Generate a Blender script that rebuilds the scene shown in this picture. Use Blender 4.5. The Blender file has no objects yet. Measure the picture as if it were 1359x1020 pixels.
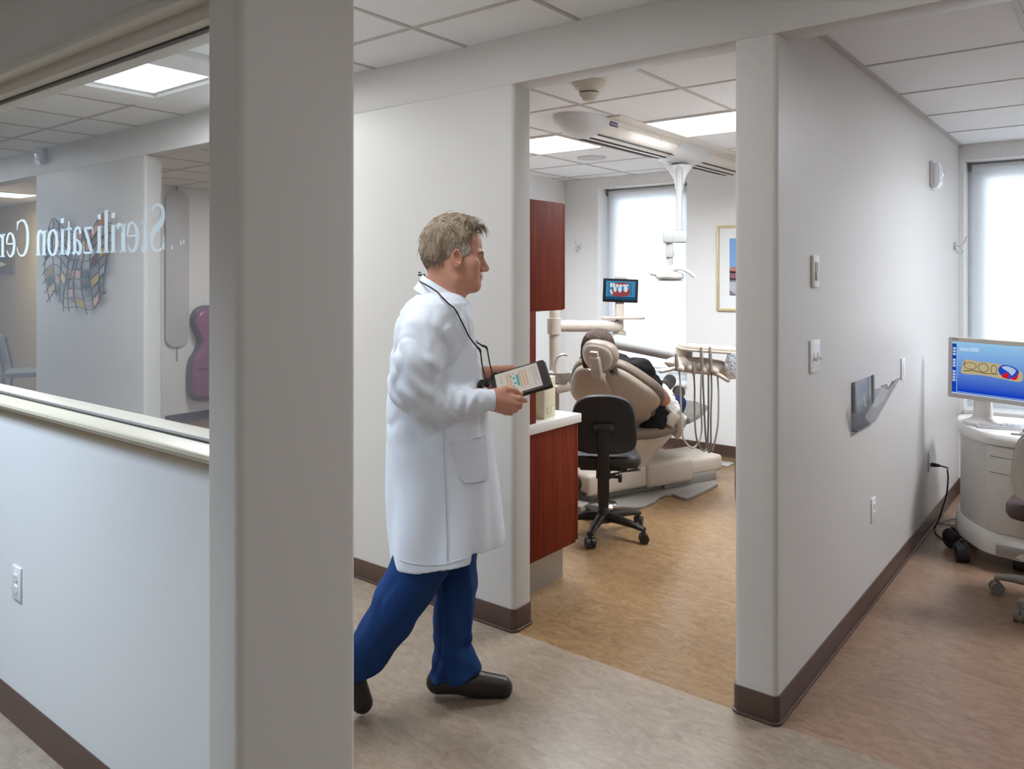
import bpy, bmesh, math, random
import numpy as np
from mathutils import Vector, Matrix, Quaternion
random.seed(7)
R = math.radians
SC = bpy.context.scene
COL = SC.collection
# ---------------------------------------------------------------- camera model
FPX, CX, HY, CAMZ = 1040.0, 679.5, 367.0, 1.55
YAW = R(38.05)
FW = Vector((-math.sin(YAW), math.cos(YAW), 0)); RT = Vector((math.cos(YAW), math.sin(YAW), 0))
def W(u, v, d):
    """world point that a photograph pixel shows at distance d along the view axis"""
    a = (u-CX)/FPX; b = (HY-v)/FPX
    return Vector((0, 0, CAMZ)) + (FW + RT*a + Vector((0, 0, b)))*d
def atY(u, v, Y):
    a = (u-CX)/FPX; k = FW.y + RT.y*a
    return W(u, v, Y/k)
def atX(u, v, X):
    a = (u-CX)/FPX; k = FW.x + RT.x*a
    return W(u, v, X/k)
def atZ(u, v, Z):
    b = (HY-v)/FPX
    return W(u, v, (Z-CAMZ)/b)
# ---------------------------------------------------------------- materials
def lin(c):
    c = c/255.0
    return c/12.92 if c <= 0.04045 else ((c+0.055)/1.055)**2.4
def rgb(r, g, b): return (lin(r), lin(g), lin(b), 1.0)
MATS = {}
def mat(name, col, rough=0.5, metal=0.0, var=0.0, scale=8.0, bump=0.0, bscale=60.0, spec=0.5, trans=0.0, alpha=1.0,
        emit=None, estr=0.0, ior=1.45, coat=0.0, stretch=None, sub=0.0):
    if name in MATS: return MATS[name]
    m = bpy.data.materials.new(name); m.use_nodes = True
    nt = m.node_tree; b = nt.nodes['Principled BSDF']
    b.inputs['Base Color'].default_value = col
    b.inputs['Roughness'].default_value = rough; b.inputs['Metallic'].default_value = metal
    b.inputs['Specular IOR Level'].default_value = spec
    b.inputs['Transmission Weight'].default_value = trans; b.inputs['Alpha'].default_value = alpha
    b.inputs['IOR'].default_value = ior; b.inputs['Coat Weight'].default_value = coat
    if sub: 
        b.inputs['Subsurface Weight'].default_value = sub
        b.inputs['Subsurface Radius'].default_value = (0.012, 0.005, 0.003); b.inputs['Subsurface Scale'].default_value = 0.6
    if emit:
        b.inputs['Emission Color'].default_value = emit; b.inputs['Emission Strength'].default_value = estr
    tc = nt.nodes.new('ShaderNodeTexCoord'); mp = nt.nodes.new('ShaderNodeMapping')
    nt.links.new(tc.outputs['Object'], mp.inputs['Vector'])
    if stretch: mp.inputs['Scale'].default_value = stretch
    if var > 0:
        n = nt.nodes.new('ShaderNodeTexNoise'); n.inputs['Scale'].default_value = scale; n.inputs['Detail'].default_value = 5
        nt.links.new(mp.outputs['Vector'], n.inputs['Vector'])
        mx = nt.nodes.new('ShaderNodeMix'); mx.data_type = 'RGBA'
        mx.inputs[6].default_value = tuple(min(1, c*(1-var)) for c in col[:3])+(1,)
        mx.inputs[7].default_value = tuple(min(1, c*(1+var)) for c in col[:3])+(1,)
        nt.links.new(n.outputs['Fac'], mx.inputs[0]); nt.links.new(mx.outputs[2], b.inputs['Base Color'])
    if bump > 0:
        n2 = nt.nodes.new('ShaderNodeTexNoise'); n2.inputs['Scale'].default_value = bscale; n2.inputs['Detail'].default_value = 4
        nt.links.new(mp.outputs['Vector'], n2.inputs['Vector'])
        bp = nt.nodes.new('ShaderNodeBump'); bp.inputs['Strength'].default_value = bump; bp.inputs['Distance'].default_value = 0.01
        nt.links.new(n2.outputs['Fac'], bp.inputs['Height']); nt.links.new(bp.outputs['Normal'], b.inputs['Normal'])
    MATS[name] = m
    return m
def emis(name, col, s):
    m = bpy.data.materials.new(name); m.use_nodes = True; nt = m.node_tree
    nt.nodes.clear(); o = nt.nodes.new('ShaderNodeOutputMaterial'); e = nt.nodes.new('ShaderNodeEmission')
    e.inputs[0].default_value = col; e.inputs[1].default_value = s
    nt.links.new(e.outputs[0], o.inputs[0]); MATS[name] = m
    return m
def emis_grad(name, c0, c1, axis, lo, hi, s):
    """a lit screen that runs from one colour to another along an object axis"""
    m = bpy.data.materials.new(name); m.use_nodes = True; nt = m.node_tree
    nt.nodes.clear(); o = nt.nodes.new('ShaderNodeOutputMaterial'); e = nt.nodes.new('ShaderNodeEmission')
    tc = nt.nodes.new('ShaderNodeTexCoord'); sp = nt.nodes.new('ShaderNodeSeparateXYZ'); mr = nt.nodes.new('ShaderNodeMapRange')
    mx = nt.nodes.new('ShaderNodeMix'); mx.data_type = 'RGBA'
    nt.links.new(tc.outputs['Object'], sp.inputs[0]); nt.links.new(sp.outputs[axis], mr.inputs[0])
    mr.inputs[1].default_value = lo; mr.inputs[2].default_value = hi
    mx.inputs[6].default_value = c0; mx.inputs[7].default_value = c1
    nt.links.new(mr.outputs[0], mx.inputs[0]); nt.links.new(mx.outputs[2], e.inputs[0]); e.inputs[1].default_value = s
    nt.links.new(e.outputs[0], o.inputs[0]); MATS[name] = m
    return m
def wood(name, c0, c1, axis=2, rough=0.35):
    m = mat(name, c0, 0.6, spec=0.15); nt = m.node_tree; b = nt.nodes['Principled BSDF']
    tc = nt.nodes.new('ShaderNodeTexCoord'); mp = nt.nodes.new('ShaderNodeMapping')
    s = [14.0, 14.0, 14.0]; s[axis] = 0.9; mp.inputs['Scale'].default_value = s
    n = nt.nodes.new('ShaderNodeTexNoise'); n.inputs['Scale'].default_value = 4; n.inputs['Detail'].default_value = 8; n.inputs['Distortion'].default_value = 0.6
    cr = nt.nodes.new('ShaderNodeValToRGB'); cr.color_ramp.elements[0].position = 0.3; cr.color_ramp.elements[1].position = 0.72
    cr.color_ramp.elements[0].color = c0; cr.color_ramp.elements[1].color = c1
    nt.links.new(tc.outputs['Object'], mp.inputs[0]); nt.links.new(mp.outputs[0], n.inputs[0])
    nt.links.new(n.outputs['Fac'], cr.inputs[0]); nt.links.new(cr.outputs[0], b.inputs['Base Color'])
    return m
def linoleum(name, c0, c1, c2, rough):
    m = mat(name, c0, rough, spec=0.45); nt = m.node_tree; b = nt.nodes['Principled BSDF']
    tc = nt.nodes.new('ShaderNodeTexCoord'); mp = nt.nodes.new('ShaderNodeMapping'); mp.inputs['Scale'].default_value = (1.0, 2.2, 1.0)
    mp.inputs['Rotation'].default_value = (0, 0, 0.5)
    n = nt.nodes.new('ShaderNodeTexNoise'); n.inputs['Scale'].default_value = 11; n.inputs['Detail'].default_value = 10; n.inputs['Roughness'].default_value = 0.68; n.inputs['Distortion'].default_value = 1.4
    n1 = nt.nodes.new('ShaderNodeTexNoise'); n1.inputs['Scale'].default_value = 45; n1.inputs['Detail'].default_value = 6; n1.inputs['Distortion'].default_value = 2.0
    ad = nt.nodes.new('ShaderNodeMath'); ad.operation = 'MULTIPLY_ADD'; ad.inputs[1].default_value = 0.35; 
    cr = nt.nodes.new('ShaderNodeValToRGB'); e = cr.color_ramp.elements
    e[0].position = 0.42; e[0].color = c0; e[1].position = 0.9; e[1].color = c2
    x = e.new(0.65); x.color = c1
    nt.links.new(tc.outputs['Object'], mp.inputs[0]); nt.links.new(mp.outputs[0], n.inputs[0]); nt.links.new(mp.outputs[0], n1.inputs[0])
    nt.links.new(n1.outputs['Fac'], ad.inputs[0]); nt.links.new(n.outputs['Fac'], ad.inputs[2])
    nt.links.new(ad.outputs[0], cr.inputs[0]); nt.links.new(cr.outputs[0], b.inputs['Base Color'])
    return m
# ---------------------------------------------------------------- objects
def tag(o, label=None, cat=None, group=None, kind=None):
    if label: o['label'] = label
    if cat: o['category'] = cat
    if group: o['group'] = group
    if kind: o['kind'] = kind
    return o
def thing(name, loc, rz=0.0, label=None, cat=None, group=None):
    o = bpy.data.objects.new(name, None); COL.objects.link(o)
    o.empty_display_size = 0.1; o.location = loc; o.rotation_euler = (0, 0, rz)
    return tag(o, label, cat, group)
def loc_of(root):
    """function turning a world point into the local frame of an empty"""
    M = (Matrix.Translation(root.location) @ root.rotation_euler.to_matrix().to_4x4()).inverted()
    return lambda p: M @ Vector(p)
def copy_tree(o, parent=None):
    c = o.copy(); COL.objects.link(c); c.parent = parent
    for ch in [x for x in list(bpy.data.objects) if x.parent == o]: copy_tree(ch, c)
    return c
class MB:
    """collects shapes and links them as one mesh object"""
    def __init__(s): s.bm = bmesh.new()
    def merge(s, b2, M=None):
        if M is not None: bmesh.ops.transform(b2, matrix=M, verts=b2.verts)
        me = bpy.data.meshes.new('t'); b2.to_mesh(me); b2.free(); s.bm.from_mesh(me); bpy.data.meshes.remove(me); return s
    def box(s, lo, hi, bev=0.0, seg=2, M=None, taper=None):
        b = bmesh.new(); bmesh.ops.create_cube(b, size=1.0)
        lo = Vector(lo); hi = Vector(hi); c = (lo+hi)/2; d = hi-lo
        for v in b.verts:
            v.co = Vector((c.x+v.co.x*d.x, c.y+v.co.y*d.y, c.z+v.co.z*d.z))
        if taper:
            for v in b.verts:
                if v.co.z < c.z:
                    v.co.x = c.x+(v.co.x-c.x)*taper; v.co.y = c.y+(v.co.y-c.y)*taper
        if bev > 0: bmesh.ops.bevel(b, geom=list(b.edges), offset=bev, segments=seg, profile=0.5, affect='EDGES')
        return s.merge(b, M)
    def prism(s, poly, a0, a1, axis='z', bev=0.0, seg=2, M=None):
        """outline extruded along an axis: z -> (x,y), y -> (x,z), x -> (y,z)"""
        b = bmesh.new()
        f = {'z': lambda p, a: (p[0], p[1], a), 'y': lambda p, a: (p[0], a, p[1]), 'x': lambda p, a: (a, p[0], p[1])}[axis]
        v0 = [b.verts.new(f(p, a0)) for p in poly]; v1 = [b.verts.new(f(p, a1)) for p in poly]
        n = len(poly)
        f0 = b.faces.new(v0[::-1]); f1 = b.faces.new(v1)
        for i in range(n): b.faces.new((v0[i], v0[(i+1) % n], v1[(i+1) % n], v1[i]))
        bmesh.ops.recalc_face_normals(b, faces=b.faces)
        if bev > 0:
            ed = set(f0.edges) | set(f1.edges)
            bmesh.ops.bevel(b, geom=list(ed), offset=bev, segments=seg, profile=0.5, affect='EDGES')
        return s.merge(b, M)
    def tube(s, pts, r, seg=10, caps=True, M=None, flat=1.0):
        b = bmesh.new(); pts = [Vector(p) for p in pts]; n = len(pts)
        rs = r if isinstance(r, (list, tuple)) else [r]*n
        t0 = (pts[1]-pts[0]).normalized()
        up = Vector((0, 0, 1)) if abs(t0.z) < 0.9 else Vector((1, 0, 0))
        nx = t0.cross(up).normalized(); rings = []; pt = t0
        for i, p in enumerate(pts):
            if i == 0: t = t0
            elif i == n-1: t = (pts[i]-pts[i-1]).normalized()
            else: t = ((pts[i+1]-pts[i]).normalized()+(pts[i]-pts[i-1]).normalized()).normalized()
            q = pt.rotation_difference(t); nx = (q @ nx).normalized(); pt = t
            ny = t.cross(nx).normalized()
            rings.append([b.verts.new(p+nx*math.cos(2*math.pi*k/seg)*rs[i]+ny*math.sin(2*math.pi*k/seg)*rs[i]*flat) for k in range(seg)])
        for i in range(n-1):
            for k in range(seg): b.faces.new((rings[i][k], rings[i][(k+1) % seg], rings[i+1][(k+1) % seg], rings[i+1][k]))
        if caps: b.faces.new(rings[0][::-1]); b.faces.new(rings[-1])
        bmesh.ops.recalc_face_normals(b, faces=b.faces)
        return s.merge(b, M)
    def lathe(s, prof, seg=24, M=None, caps=True):
        """profile of (radius, z) turned about z"""
        b = bmesh.new(); rings = []
        for r, z in prof:
            if r < 1e-6: rings.append([b.verts.new((0, 0, z))])
            else: rings.append([b.verts.new((r*math.cos(2*math.pi*k/seg), r*math.sin(2*math.pi*k/seg), z)) for k in range(seg)])
        for i in range(len(rings)-1):
            A, B = rings[i], rings[i+1]
            for k in range(seg):
                k2 = (k+1) % seg
                if len(A) == 1 and len(B) == 1: continue
                if len(A) == 1: b.faces.new((A[0], B[k2], B[k]))
                elif len(B) == 1: b.faces.new((A[k], A[k2], B[0]))
                else: b.faces.new((A[k], A[k2], B[k2], B[k]))
        for rg, rev in ((rings[0], True), (rings[-1], False)):
            if len(rg) > 1 and caps: b.faces.new(rg[::-1] if rev else rg)
        bmesh.ops.recalc_face_normals(b, faces=b.faces)
        return s.merge(b, M)
    def loft(s, rings, caps=True, M=None, closed=True):
        b = bmesh.new(); rr = [[b.verts.new(p) for p in rg] for rg in rings]; n = len(rr[0])
        for i in range(len(rr)-1):
            for k in range(n if closed else n-1):
                b.faces.new((rr[i][k], rr[i][(k+1) % n], rr[i+1][(k+1) % n], rr[i+1][k]))
        if caps: b.faces.new(rr[0][::-1]); b.faces.new(rr[-1])
        bmesh.ops.recalc_face_normals(b, faces=b.faces)
        return s.merge(b, M)
    def ell(s, c, r, M=None, seg=20):
        b = bmesh.new(); bmesh.ops.create_uvsphere(b, u_segments=seg, v_segments=max(8, seg*2//3), radius=1.0)
        for v in b.verts: v.co = Vector((c[0]+v.co.x*r[0], c[1]+v.co.y*r[1], c[2]+v.co.z*r[2]))
        return s.merge(b, M)
    def quad(s, a, b_, c, d):
        vs = [s.bm.verts.new(p) for p in (a, b_, c, d)]; s.bm.faces.new(vs); return s
    def poly(s, pts):
        s.bm.faces.new([s.bm.verts.new(p) for p in pts]); return s
    def build(s, name, m, parent=None, ang=35, sub=0, solid=0.0):
        me = bpy.data.meshes.new(name); s.bm.to_mesh(me); s.bm.free()
        for p in me.polygons: p.use_smooth = True
        me.set_sharp_from_angle(angle=R(ang))
        for mm in (m if isinstance(m, (list, tuple)) else [m]): me.materials.append(mm)
        o = bpy.data.objects.new(name, me); COL.objects.link(o)
        if parent is not None: o.parent = parent
        if solid:
            md = o.modifiers.new('solid', 'SOLIDIFY'); md.thickness = solid; md.offset = 0
        if sub:
            md = o.modifiers.new('sub', 'SUBSURF'); md.levels = sub; md.render_levels = sub
        return o
def rrect(x0, x1, y0, y1, r, n=5):
    out = []
    for cx, cy, a in ((x1-r, y1-r, 0), (x0+r, y1-r, 90), (x0+r, y0+r, 180), (x1-r, y0+r, 270)):
        for i in range(n+1):
            t = R(a+90*i/n); out.append((cx+r*math.cos(t), cy+r*math.sin(t)))
    return out
def crom(pts, n=6):
    """smooth curve through points"""
    P = [Vector(p) for p in pts]; out = []
    for i in range(len(P)-1):
        p0 = P[max(i-1, 0)]; p1 = P[i]; p2 = P[i+1]; p3 = P[min(i+2, len(P)-1)]
        for j in range(n):
            t = j/n
            out.append(0.5*((2*p1)+(p2-p0)*t+(2*p0-5*p1+4*p2-p3)*t*t+(3*p1-p0-3*p2+p3)*t**3))
    out.append(P[-1]); return out
def closed_smooth(pts, n=5):
    P = [Vector((p[0], p[1], 0)) for p in pts]; N = len(P); out = []
    for i in range(N):
        p0, p1, p2, p3 = P[i-1], P[i], P[(i+1) % N], P[(i+2) % N]
        for j in range(n):
            t = j/n
            q = 0.5*((2*p1)+(p2-p0)*t+(2*p0-5*p1+4*p2-p3)*t*t+(3*p1-p0-3*p2+p3)*t**3); out.append((q.x, q.y))
    return out
def frame(o, x, y):
    """matrix with origin o, x axis along x, z axis along x cross y"""
    x = Vector(x).normalized(); z = x.cross(Vector(y)).normalized(); y = z.cross(x)
    M = Matrix((x, y, z)).transposed().to_4x4(); M.translation = Vector(o); return M
# ---------------------------------------------------------------- implicit surfaces
def _hash(ix, iy, iz, seed):
    h = (ix.astype(np.int64)*374761393+iy.astype(np.int64)*668265263+iz.astype(np.int64)*2147483647+seed*974634751) & 0x7fffffff
    h = ((h ^ (h >> 13))*1274126177) & 0x7fffffff
    return ((h ^ (h >> 16)) & 0xffff)/65535.0
def vnoise(X, Y, Z, s, seed=1):
    X, Y, Z = np.broadcast_arrays(X*s, Y*s, Z*s)
    ix, iy, iz = np.floor(X).astype(int), np.floor(Y).astype(int), np.floor(Z).astype(int)
    fx, fy, fz = X-ix, Y-iy, Z-iz
    fx, fy, fz = fx*fx*(3-2*fx), fy*fy*(3-2*fy), fz*fz*(3-2*fz)
    r = 0
    for a in (0, 1):
        for b in (0, 1):
            for c in (0, 1):
                w = (fx if a else 1-fx)*(fy if b else 1-fy)*(fz if c else 1-fz)
                r = r+w*_hash(ix+a, iy+b, iz+c, seed)
    return r*2-1
def sstep(a, b, x):
    t = np.clip((x-a)/(b-a), 0, 1); return t*t*(3-2*t)
class Vol:
    def __init__(s, lo, hi, h):
        s.h = h; s.lo = np.array(lo, float)
        n = [int(math.ceil((hi[i]-lo[i])/h))+1 for i in range(3)]
        s.ax = [s.lo[i]+h*np.arange(n[i]) for i in range(3)]
        s.D = np.full(n, 0.5, np.float32)
    def _sl(s, lo, hi):
        sl = []
        for i in range(3):
            a = int(np.searchsorted(s.ax[i], lo[i])); b = int(np.searchsorted(s.ax[i], hi[i]))
            sl.append(slice(max(a, 0), max(b, a+1)))
        return tuple(sl)
    def op(s, f, lo=None, hi=None, k=0.02, mode='add'):
        if lo is None: lo = s.lo-1; hi = s.lo+99
        p = k+3*s.h; sl = s._sl([c-p for c in lo], [c+p for c in hi])
        X = s.ax[0][sl[0]][:, None, None]; Y = s.ax[1][sl[1]][None, :, None]; Z = s.ax[2][sl[2]][None, None, :]
        d = f(X, Y, Z); a = s.D[sl]
        if d.size == 0 or a.size == 0: return s
        if mode == 'add':
            h = np.maximum(k-np.abs(a-d), 0)/max(k, 1e-6); s.D[sl] = np.minimum(a, d)-h*h*k*0.25
        elif mode == 'sub':
            d = -d; h = np.maximum(k-np.abs(a-d), 0)/max(k, 1e-6); s.D[sl] = np.maximum(a, d)+h*h*k*0.25
        elif mode == 'and':
            h = np.maximum(k-np.abs(a-d), 0)/max(k, 1e-6); s.D[sl] = np.maximum(a, d)+h*h*k*0.25
        elif mode == 'disp': s.D[sl] = a+d
        return s
    def cap(s, a, b, ra, rb, k=0.02, mode='add', sy=1.0):
        a = np.array(a, float); b = np.array(b, float); ba = b-a; L = max(float(ba @ ba), 1e-9); m = max(ra, rb)
        def f(X, Y, Z):
            t = np.clip(((X-a[0])*ba[0]+(Y-a[1])*ba[1]+(Z-a[2])*ba[2])/L, 0, 1)
            return np.sqrt((X-a[0]-t*ba[0])**2+((Y-a[1]-t*ba[1])/sy)**2+(Z-a[2]-t*ba[2])**2)-(ra+t*(rb-ra))
        return s.op(f, np.minimum(a, b)-m*max(1, sy), np.maximum(a, b)+m*max(1, sy), k, mode)
    def chain(s, pts, rs, k=0.01, mode='add', sy=1.0):
        for i in range(len(pts)-1): s.cap(pts[i], pts[i+1], rs[i], rs[i+1], k if i == 0 else min(k, 0.004), mode, sy)
        return s
    def ell(s, c, r, k=0.02, mode='add', rot=None):
        c = np.array(c, float); r = np.array(r, float); Rm = None if rot is None else np.array(rot.inverted())
        m = float(r.max())
        def f(X, Y, Z):
            x, y, z = X-c[0], Y-c[1], Z-c[2]
            if Rm is not None:
                x, y, z = (Rm[0][0]*x+Rm[0][1]*y+Rm[0][2]*z, Rm[1][0]*x+Rm[1][1]*y+Rm[1][2]*z, Rm[2][0]*x+Rm[2][1]*y+Rm[2][2]*z)
            k0 = np.sqrt((x/r[0])**2+(y/r[1])**2+(z/r[2])**2)
            k1 = np.sqrt((x/r[0]**2)**2+(y/r[1]**2)**2+(z/r[2]**2)**2)
            return k0*(k0-1)/np.maximum(k1, 1e-6)
        lo = c-(m if Rm is not None else r); hi = c+(m if Rm is not None else r)
        return s.op(f, lo, hi, k, mode)
    def stack(s, rows, k=0.02, mode='add', pw=2.0):
        """rows of (z, centre x, centre y, half x, half y): elliptical sections joined along z"""
        rows = sorted(rows); zs = np.array([r[0] for r in rows]); T = np.array(rows)
        def f(X, Y, Z):
            g = [np.interp(Z, zs, T[:, i]) for i in range(1, 5)]
            q = ((np.abs(X-g[0])/g[2])**pw+(np.abs(Y-g[1])/g[3])**pw)**(1.0/pw)
            d = (q-1)*np.minimum(g[2], g[3])
            return np.maximum(d, np.maximum(zs[0]-Z, Z-zs[-1]))
        lo = (min(r[1]-r[3] for r in rows), min(r[2]-r[4] for r in rows), zs[0])
        hi = (max(r[1]+r[3] for r in rows), max(r[2]+r[4] for r in rows), zs[-1])
        return s.op(f, lo, hi, k, mode)
    def mesh(s, smooth=1):
        D = s.D; ins = D < 0
        c = np.zeros([n-1 for n in D.shape], np.int8)
        S = (slice(None, -1), slice(1, None))
        for a in (0, 1):
            for b in (0, 1):
                for d in (0, 1): c += ins[S[a], S[b], S[d]]
        act = np.argwhere((c > 0) & (c < 8)); n = len(act)
        idx = np.full(c.shape, -1, np.int64); idx[act[:, 0], act[:, 1], act[:, 2]] = np.arange(n)
        pos = np.zeros((n, 3)); cnt = np.zeros(n)
        cor = [(a, b, d) for a in (0, 1) for b in (0, 1) for d in (0, 1)]
        for p in cor:
            for ax in range(3):
                if p[ax]: continue
                q = list(p); q[ax] = 1
                A = D[act[:, 0]+p[0], act[:, 1]+p[1], act[:, 2]+p[2]].astype(float); B = D[act[:, 0]+q[0], act[:, 1]+q[1], act[:, 2]+q[2]].astype(float)
                m = (A < 0) != (B < 0); t = np.where(m, A/np.where(m, A-B, 1), 0)
                e = np.array(p, float)[None, :].repeat(n, 0); e[:, ax] += t
                pos[m] += e[m]; cnt[m] += 1
        V = s.lo+(act+pos/cnt[:, None])*s.h
        F = []
        for ax in range(3):
            o1, o2 = (ax+1) % 3, (ax+2) % 3
            sa = [slice(None)]*3; sb = [slice(None)]*3; sa[ax] = slice(None, -1); sb[ax] = slice(1, None)
            A = ins[tuple(sa)]; B = ins[tuple(sb)]; e = np.argwhere(A != B)
            e = e[(e[:, o1] > 0) & (e[:, o2] > 0) & (e[:, o1] < D.shape[o1]-1) & (e[:, o2] < D.shape[o2]-1)]
            def cell(d1, d2):
                q = e.copy(); q[:, o1] += d1; q[:, o2] += d2; return idx[q[:, 0], q[:, 1], q[:, 2]]
            Q = np.stack([cell(-1, -1), cell(0, -1), cell(0, 0), cell(-1, 0)], 1)
            fl = ~A[e[:, 0], e[:, 1], e[:, 2]]; Q[fl] = Q[fl][:, ::-1]
            F.append(Q)
        F = np.concatenate(F); F = F[(F >= 0).all(1)]
        for _ in range(smooth):
            acc = np.zeros_like(V); ct = np.zeros(n)
            for i in range(4):
                for j in ((i+1) % 4, (i+3) % 4):
                    np.add.at(acc, F[:, i], V[F[:, j]]); np.add.at(ct, F[:, i], 1)
            V = V*0.4+0.6*acc/np.maximum(ct, 1)[:, None]
        return V, F
def np_obj(name, parts, mats, parent=None, matfn=None):
    """link (V, F) pairs as one mesh object"""
    Vs = []; Fs = []; o = 0
    for V, F in parts: Vs.append(V); Fs.append(F+o); o += len(V)
    V = np.concatenate(Vs); F = np.concatenate(Fs)
    me = bpy.data.meshes.new(name)
    me.vertices.add(len(V)); me.vertices.foreach_set('co', V.astype(np.float32).ravel())
    me.loops.add(len(F)*4); me.loops.foreach_set('vertex_index', F.astype(np.int32).ravel())
    me.polygons.add(len(F)); me.polygons.foreach_set('loop_start', np.arange(0, len(F)*4, 4, dtype=np.int32))
    me.update(calc_edges=True)
    for m in mats: me.materials.append(m)
    me.polygons.foreach_set('use_smooth', np.ones(len(F), bool))
    if matfn is not None:
        me.polygons.foreach_set('material_index', matfn(V[F].mean(1)).astype(np.int32))
    me.validate(); me.update()
    ob = bpy.data.objects.new(name, me); COL.objects.link(ob)
    if parent is not None: ob.parent = parent
    return ob
# ================================================================ THE SETTING
wall_m = mat('wall_paint', (0.625, 0.602, 0.575, 1), 0.42, var=0.012, scale=2.0, bump=0.02, bscale=160, spec=0.35)
wallb_m = mat('cool_wall_paint', (0.80, 0.80, 0.795, 1), 0.45, var=0.012, scale=2.0, bump=0.02, bscale=160, spec=0.35)
trim_m = mat('trim_paint', (0.60, 0.565, 0.50, 1), 0.35, spec=0.4)
base_m = mat('vinyl_base', rgb(86, 66, 58), 0.34, var=0.05, scale=6, spec=0.5)
tile_m = mat('ceiling_tile', (0.86, 0.87, 0.88, 1), 0.85, var=0.03, scale=180, bump=0.12, bscale=420, spec=0.1)
tbar_m = mat('ceiling_grid', (0.50, 0.475, 0.44, 1), 0.5)
floor1_m = linoleum('corridor_linoleum', rgb(126, 111, 96), rgb(148, 132, 115), rgb(166, 150, 133), 0.33)
floor2_m = linoleum('room_linoleum', rgb(116, 88, 60), rgb(142, 112, 79), rgb(162, 132, 98), 0.24)
floor3_m = linoleum('side_room_linoleum', rgb(120, 94, 76), rgb(144, 116, 96), rgb(164, 136, 114), 0.28)
CEIL, RCEIL, HEAD = 2.60, 2.50, 2.39
YA, YB = 2.69, 2.82            # faces of the long corridor wall
BX0, BX1 = -1.10, -0.945       # faces of the partition between the two treatment rooms
YBK = 6.45                     # face of the outside wall
def struct(mb, name, m, parent=None, ang=35, **k):
    o = mb.build(name, m, parent, ang, **k)
    if parent is None: o['kind'] = 'structure'
    return o
# floors
struct(MB().box((-14.2, -2.9, -0.08), (3.4, 2.70, 0.0)), 'floor', floor1_m)
struct(MB().box((-14.2, 2.70, -0.08), (-1.02, 7.0, 0.0)), 'floor', floor2_m)
struct(MB().box((-1.02, 2.70, -0.08), (3.4, 7.0, 0.0)), 'floor', floor3_m)
# ceilings and their grids
struct(MB().box((-14.2, -2.9, CEIL), (3.4, YB-0.02, CEIL+0.06)), 'ceiling', tile_m)
struct(MB().box((-14.2, YB-0.02, RCEIL), (BX0+0.05, 7.0, RCEIL+0.06)), 'ceiling', tile_m)
struct(MB().box((BX0+0.05, YB-0.02, RCEIL), (3.4, 7.0, RCEIL+0.06)), 'ceiling', tile_m)
def grid(xs, ys, z, x0, x1, y0, y1, w=0.022):
    g = MB()
    for x in xs: g.box((x-w/2, y0, z-0.004), (x+w/2, y1, z+0.002))
    for y in ys: g.box((x0, y-w/2, z-0.0035), (x1, y+w/2, z+0.002))
    return g
XT = [-2.37+0.61*k for k in range(-19, 10)]
struct(grid([x for x in XT if -14 < x < 3.3], [2.345-1.22*k for k in range(0, 5)], CEIL, -14, 3.3, -2.8, YA), 'trim_1', tbar_m)
struct(grid([x for x in XT if -7.8 < x < -1.2], [3.64+0.645*k for k in range(-1, 5)], RCEIL, -7.9, BX0, YB, YBK), 'trim_2', tbar_m)
g = grid([-0.30, 0.36, 1.02, 1.68, 2.34], [3.77+0.69*k for k in range(-1, 4)], RCEIL, BX1, 3.0, YB, YBK)
g.box((BX1, YB, RCEIL-0.012), (BX1+0.022, YBK, RCEIL+0.002)); struct(g, 'trim_3', tbar_m)
# long corridor wall: piers with rounded corners, one beam above the openings
def pier(x0, x1, y0, y1, z1, name, m=wall_m, r=0.022, base=True, bname='baseboard_corridor', z0=0.0):
    struct(MB().prism(rrect(x0, x1, y0, y1, r, 6), z0, z1), name, m)
    if base:
        b = MB().prism(rrect(x0-0.006, x1+0.006, y0-0.006, y1+0.006, r+0.006, 6), 0, 0.1, bev=0.002)
        b.prism(rrect(x0-0.013, x1+0.013, y0-0.013, y1+0.013, r+0.013, 6), 0, 0.012, bev=0.004)
        struct(b, bname, base_m)
pier(-14.2, -8.35, YA, YB, HEAD, 'wall_corridor')
pier(-7.14, -5.32, YA, YB, HEAD, 'wall_corridor')
pier(-4.15, -2.095, YA, YB, HEAD, 'wall_corridor')
struct(MB().box((-14.2, YA, HEAD), (3.4, YB, CEIL+0.03), 0.004), 'wall_corridor', wall_m)
# partition between the treatment rooms: its end is the narrow pier beside the doorway
pier(BX0, BX1, YA, YBK+0.1, HEAD, 'wall_partition', bname='baseboard_partition')
struct(MB().box((BX0, YB-0.005, HEAD), (BX1, YBK+0.1, RCEIL+0.05)), 'wall_partition', wall_m)
pier(0.95, 3.4, YA, YB, HEAD, 'wall_corridor')
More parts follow.
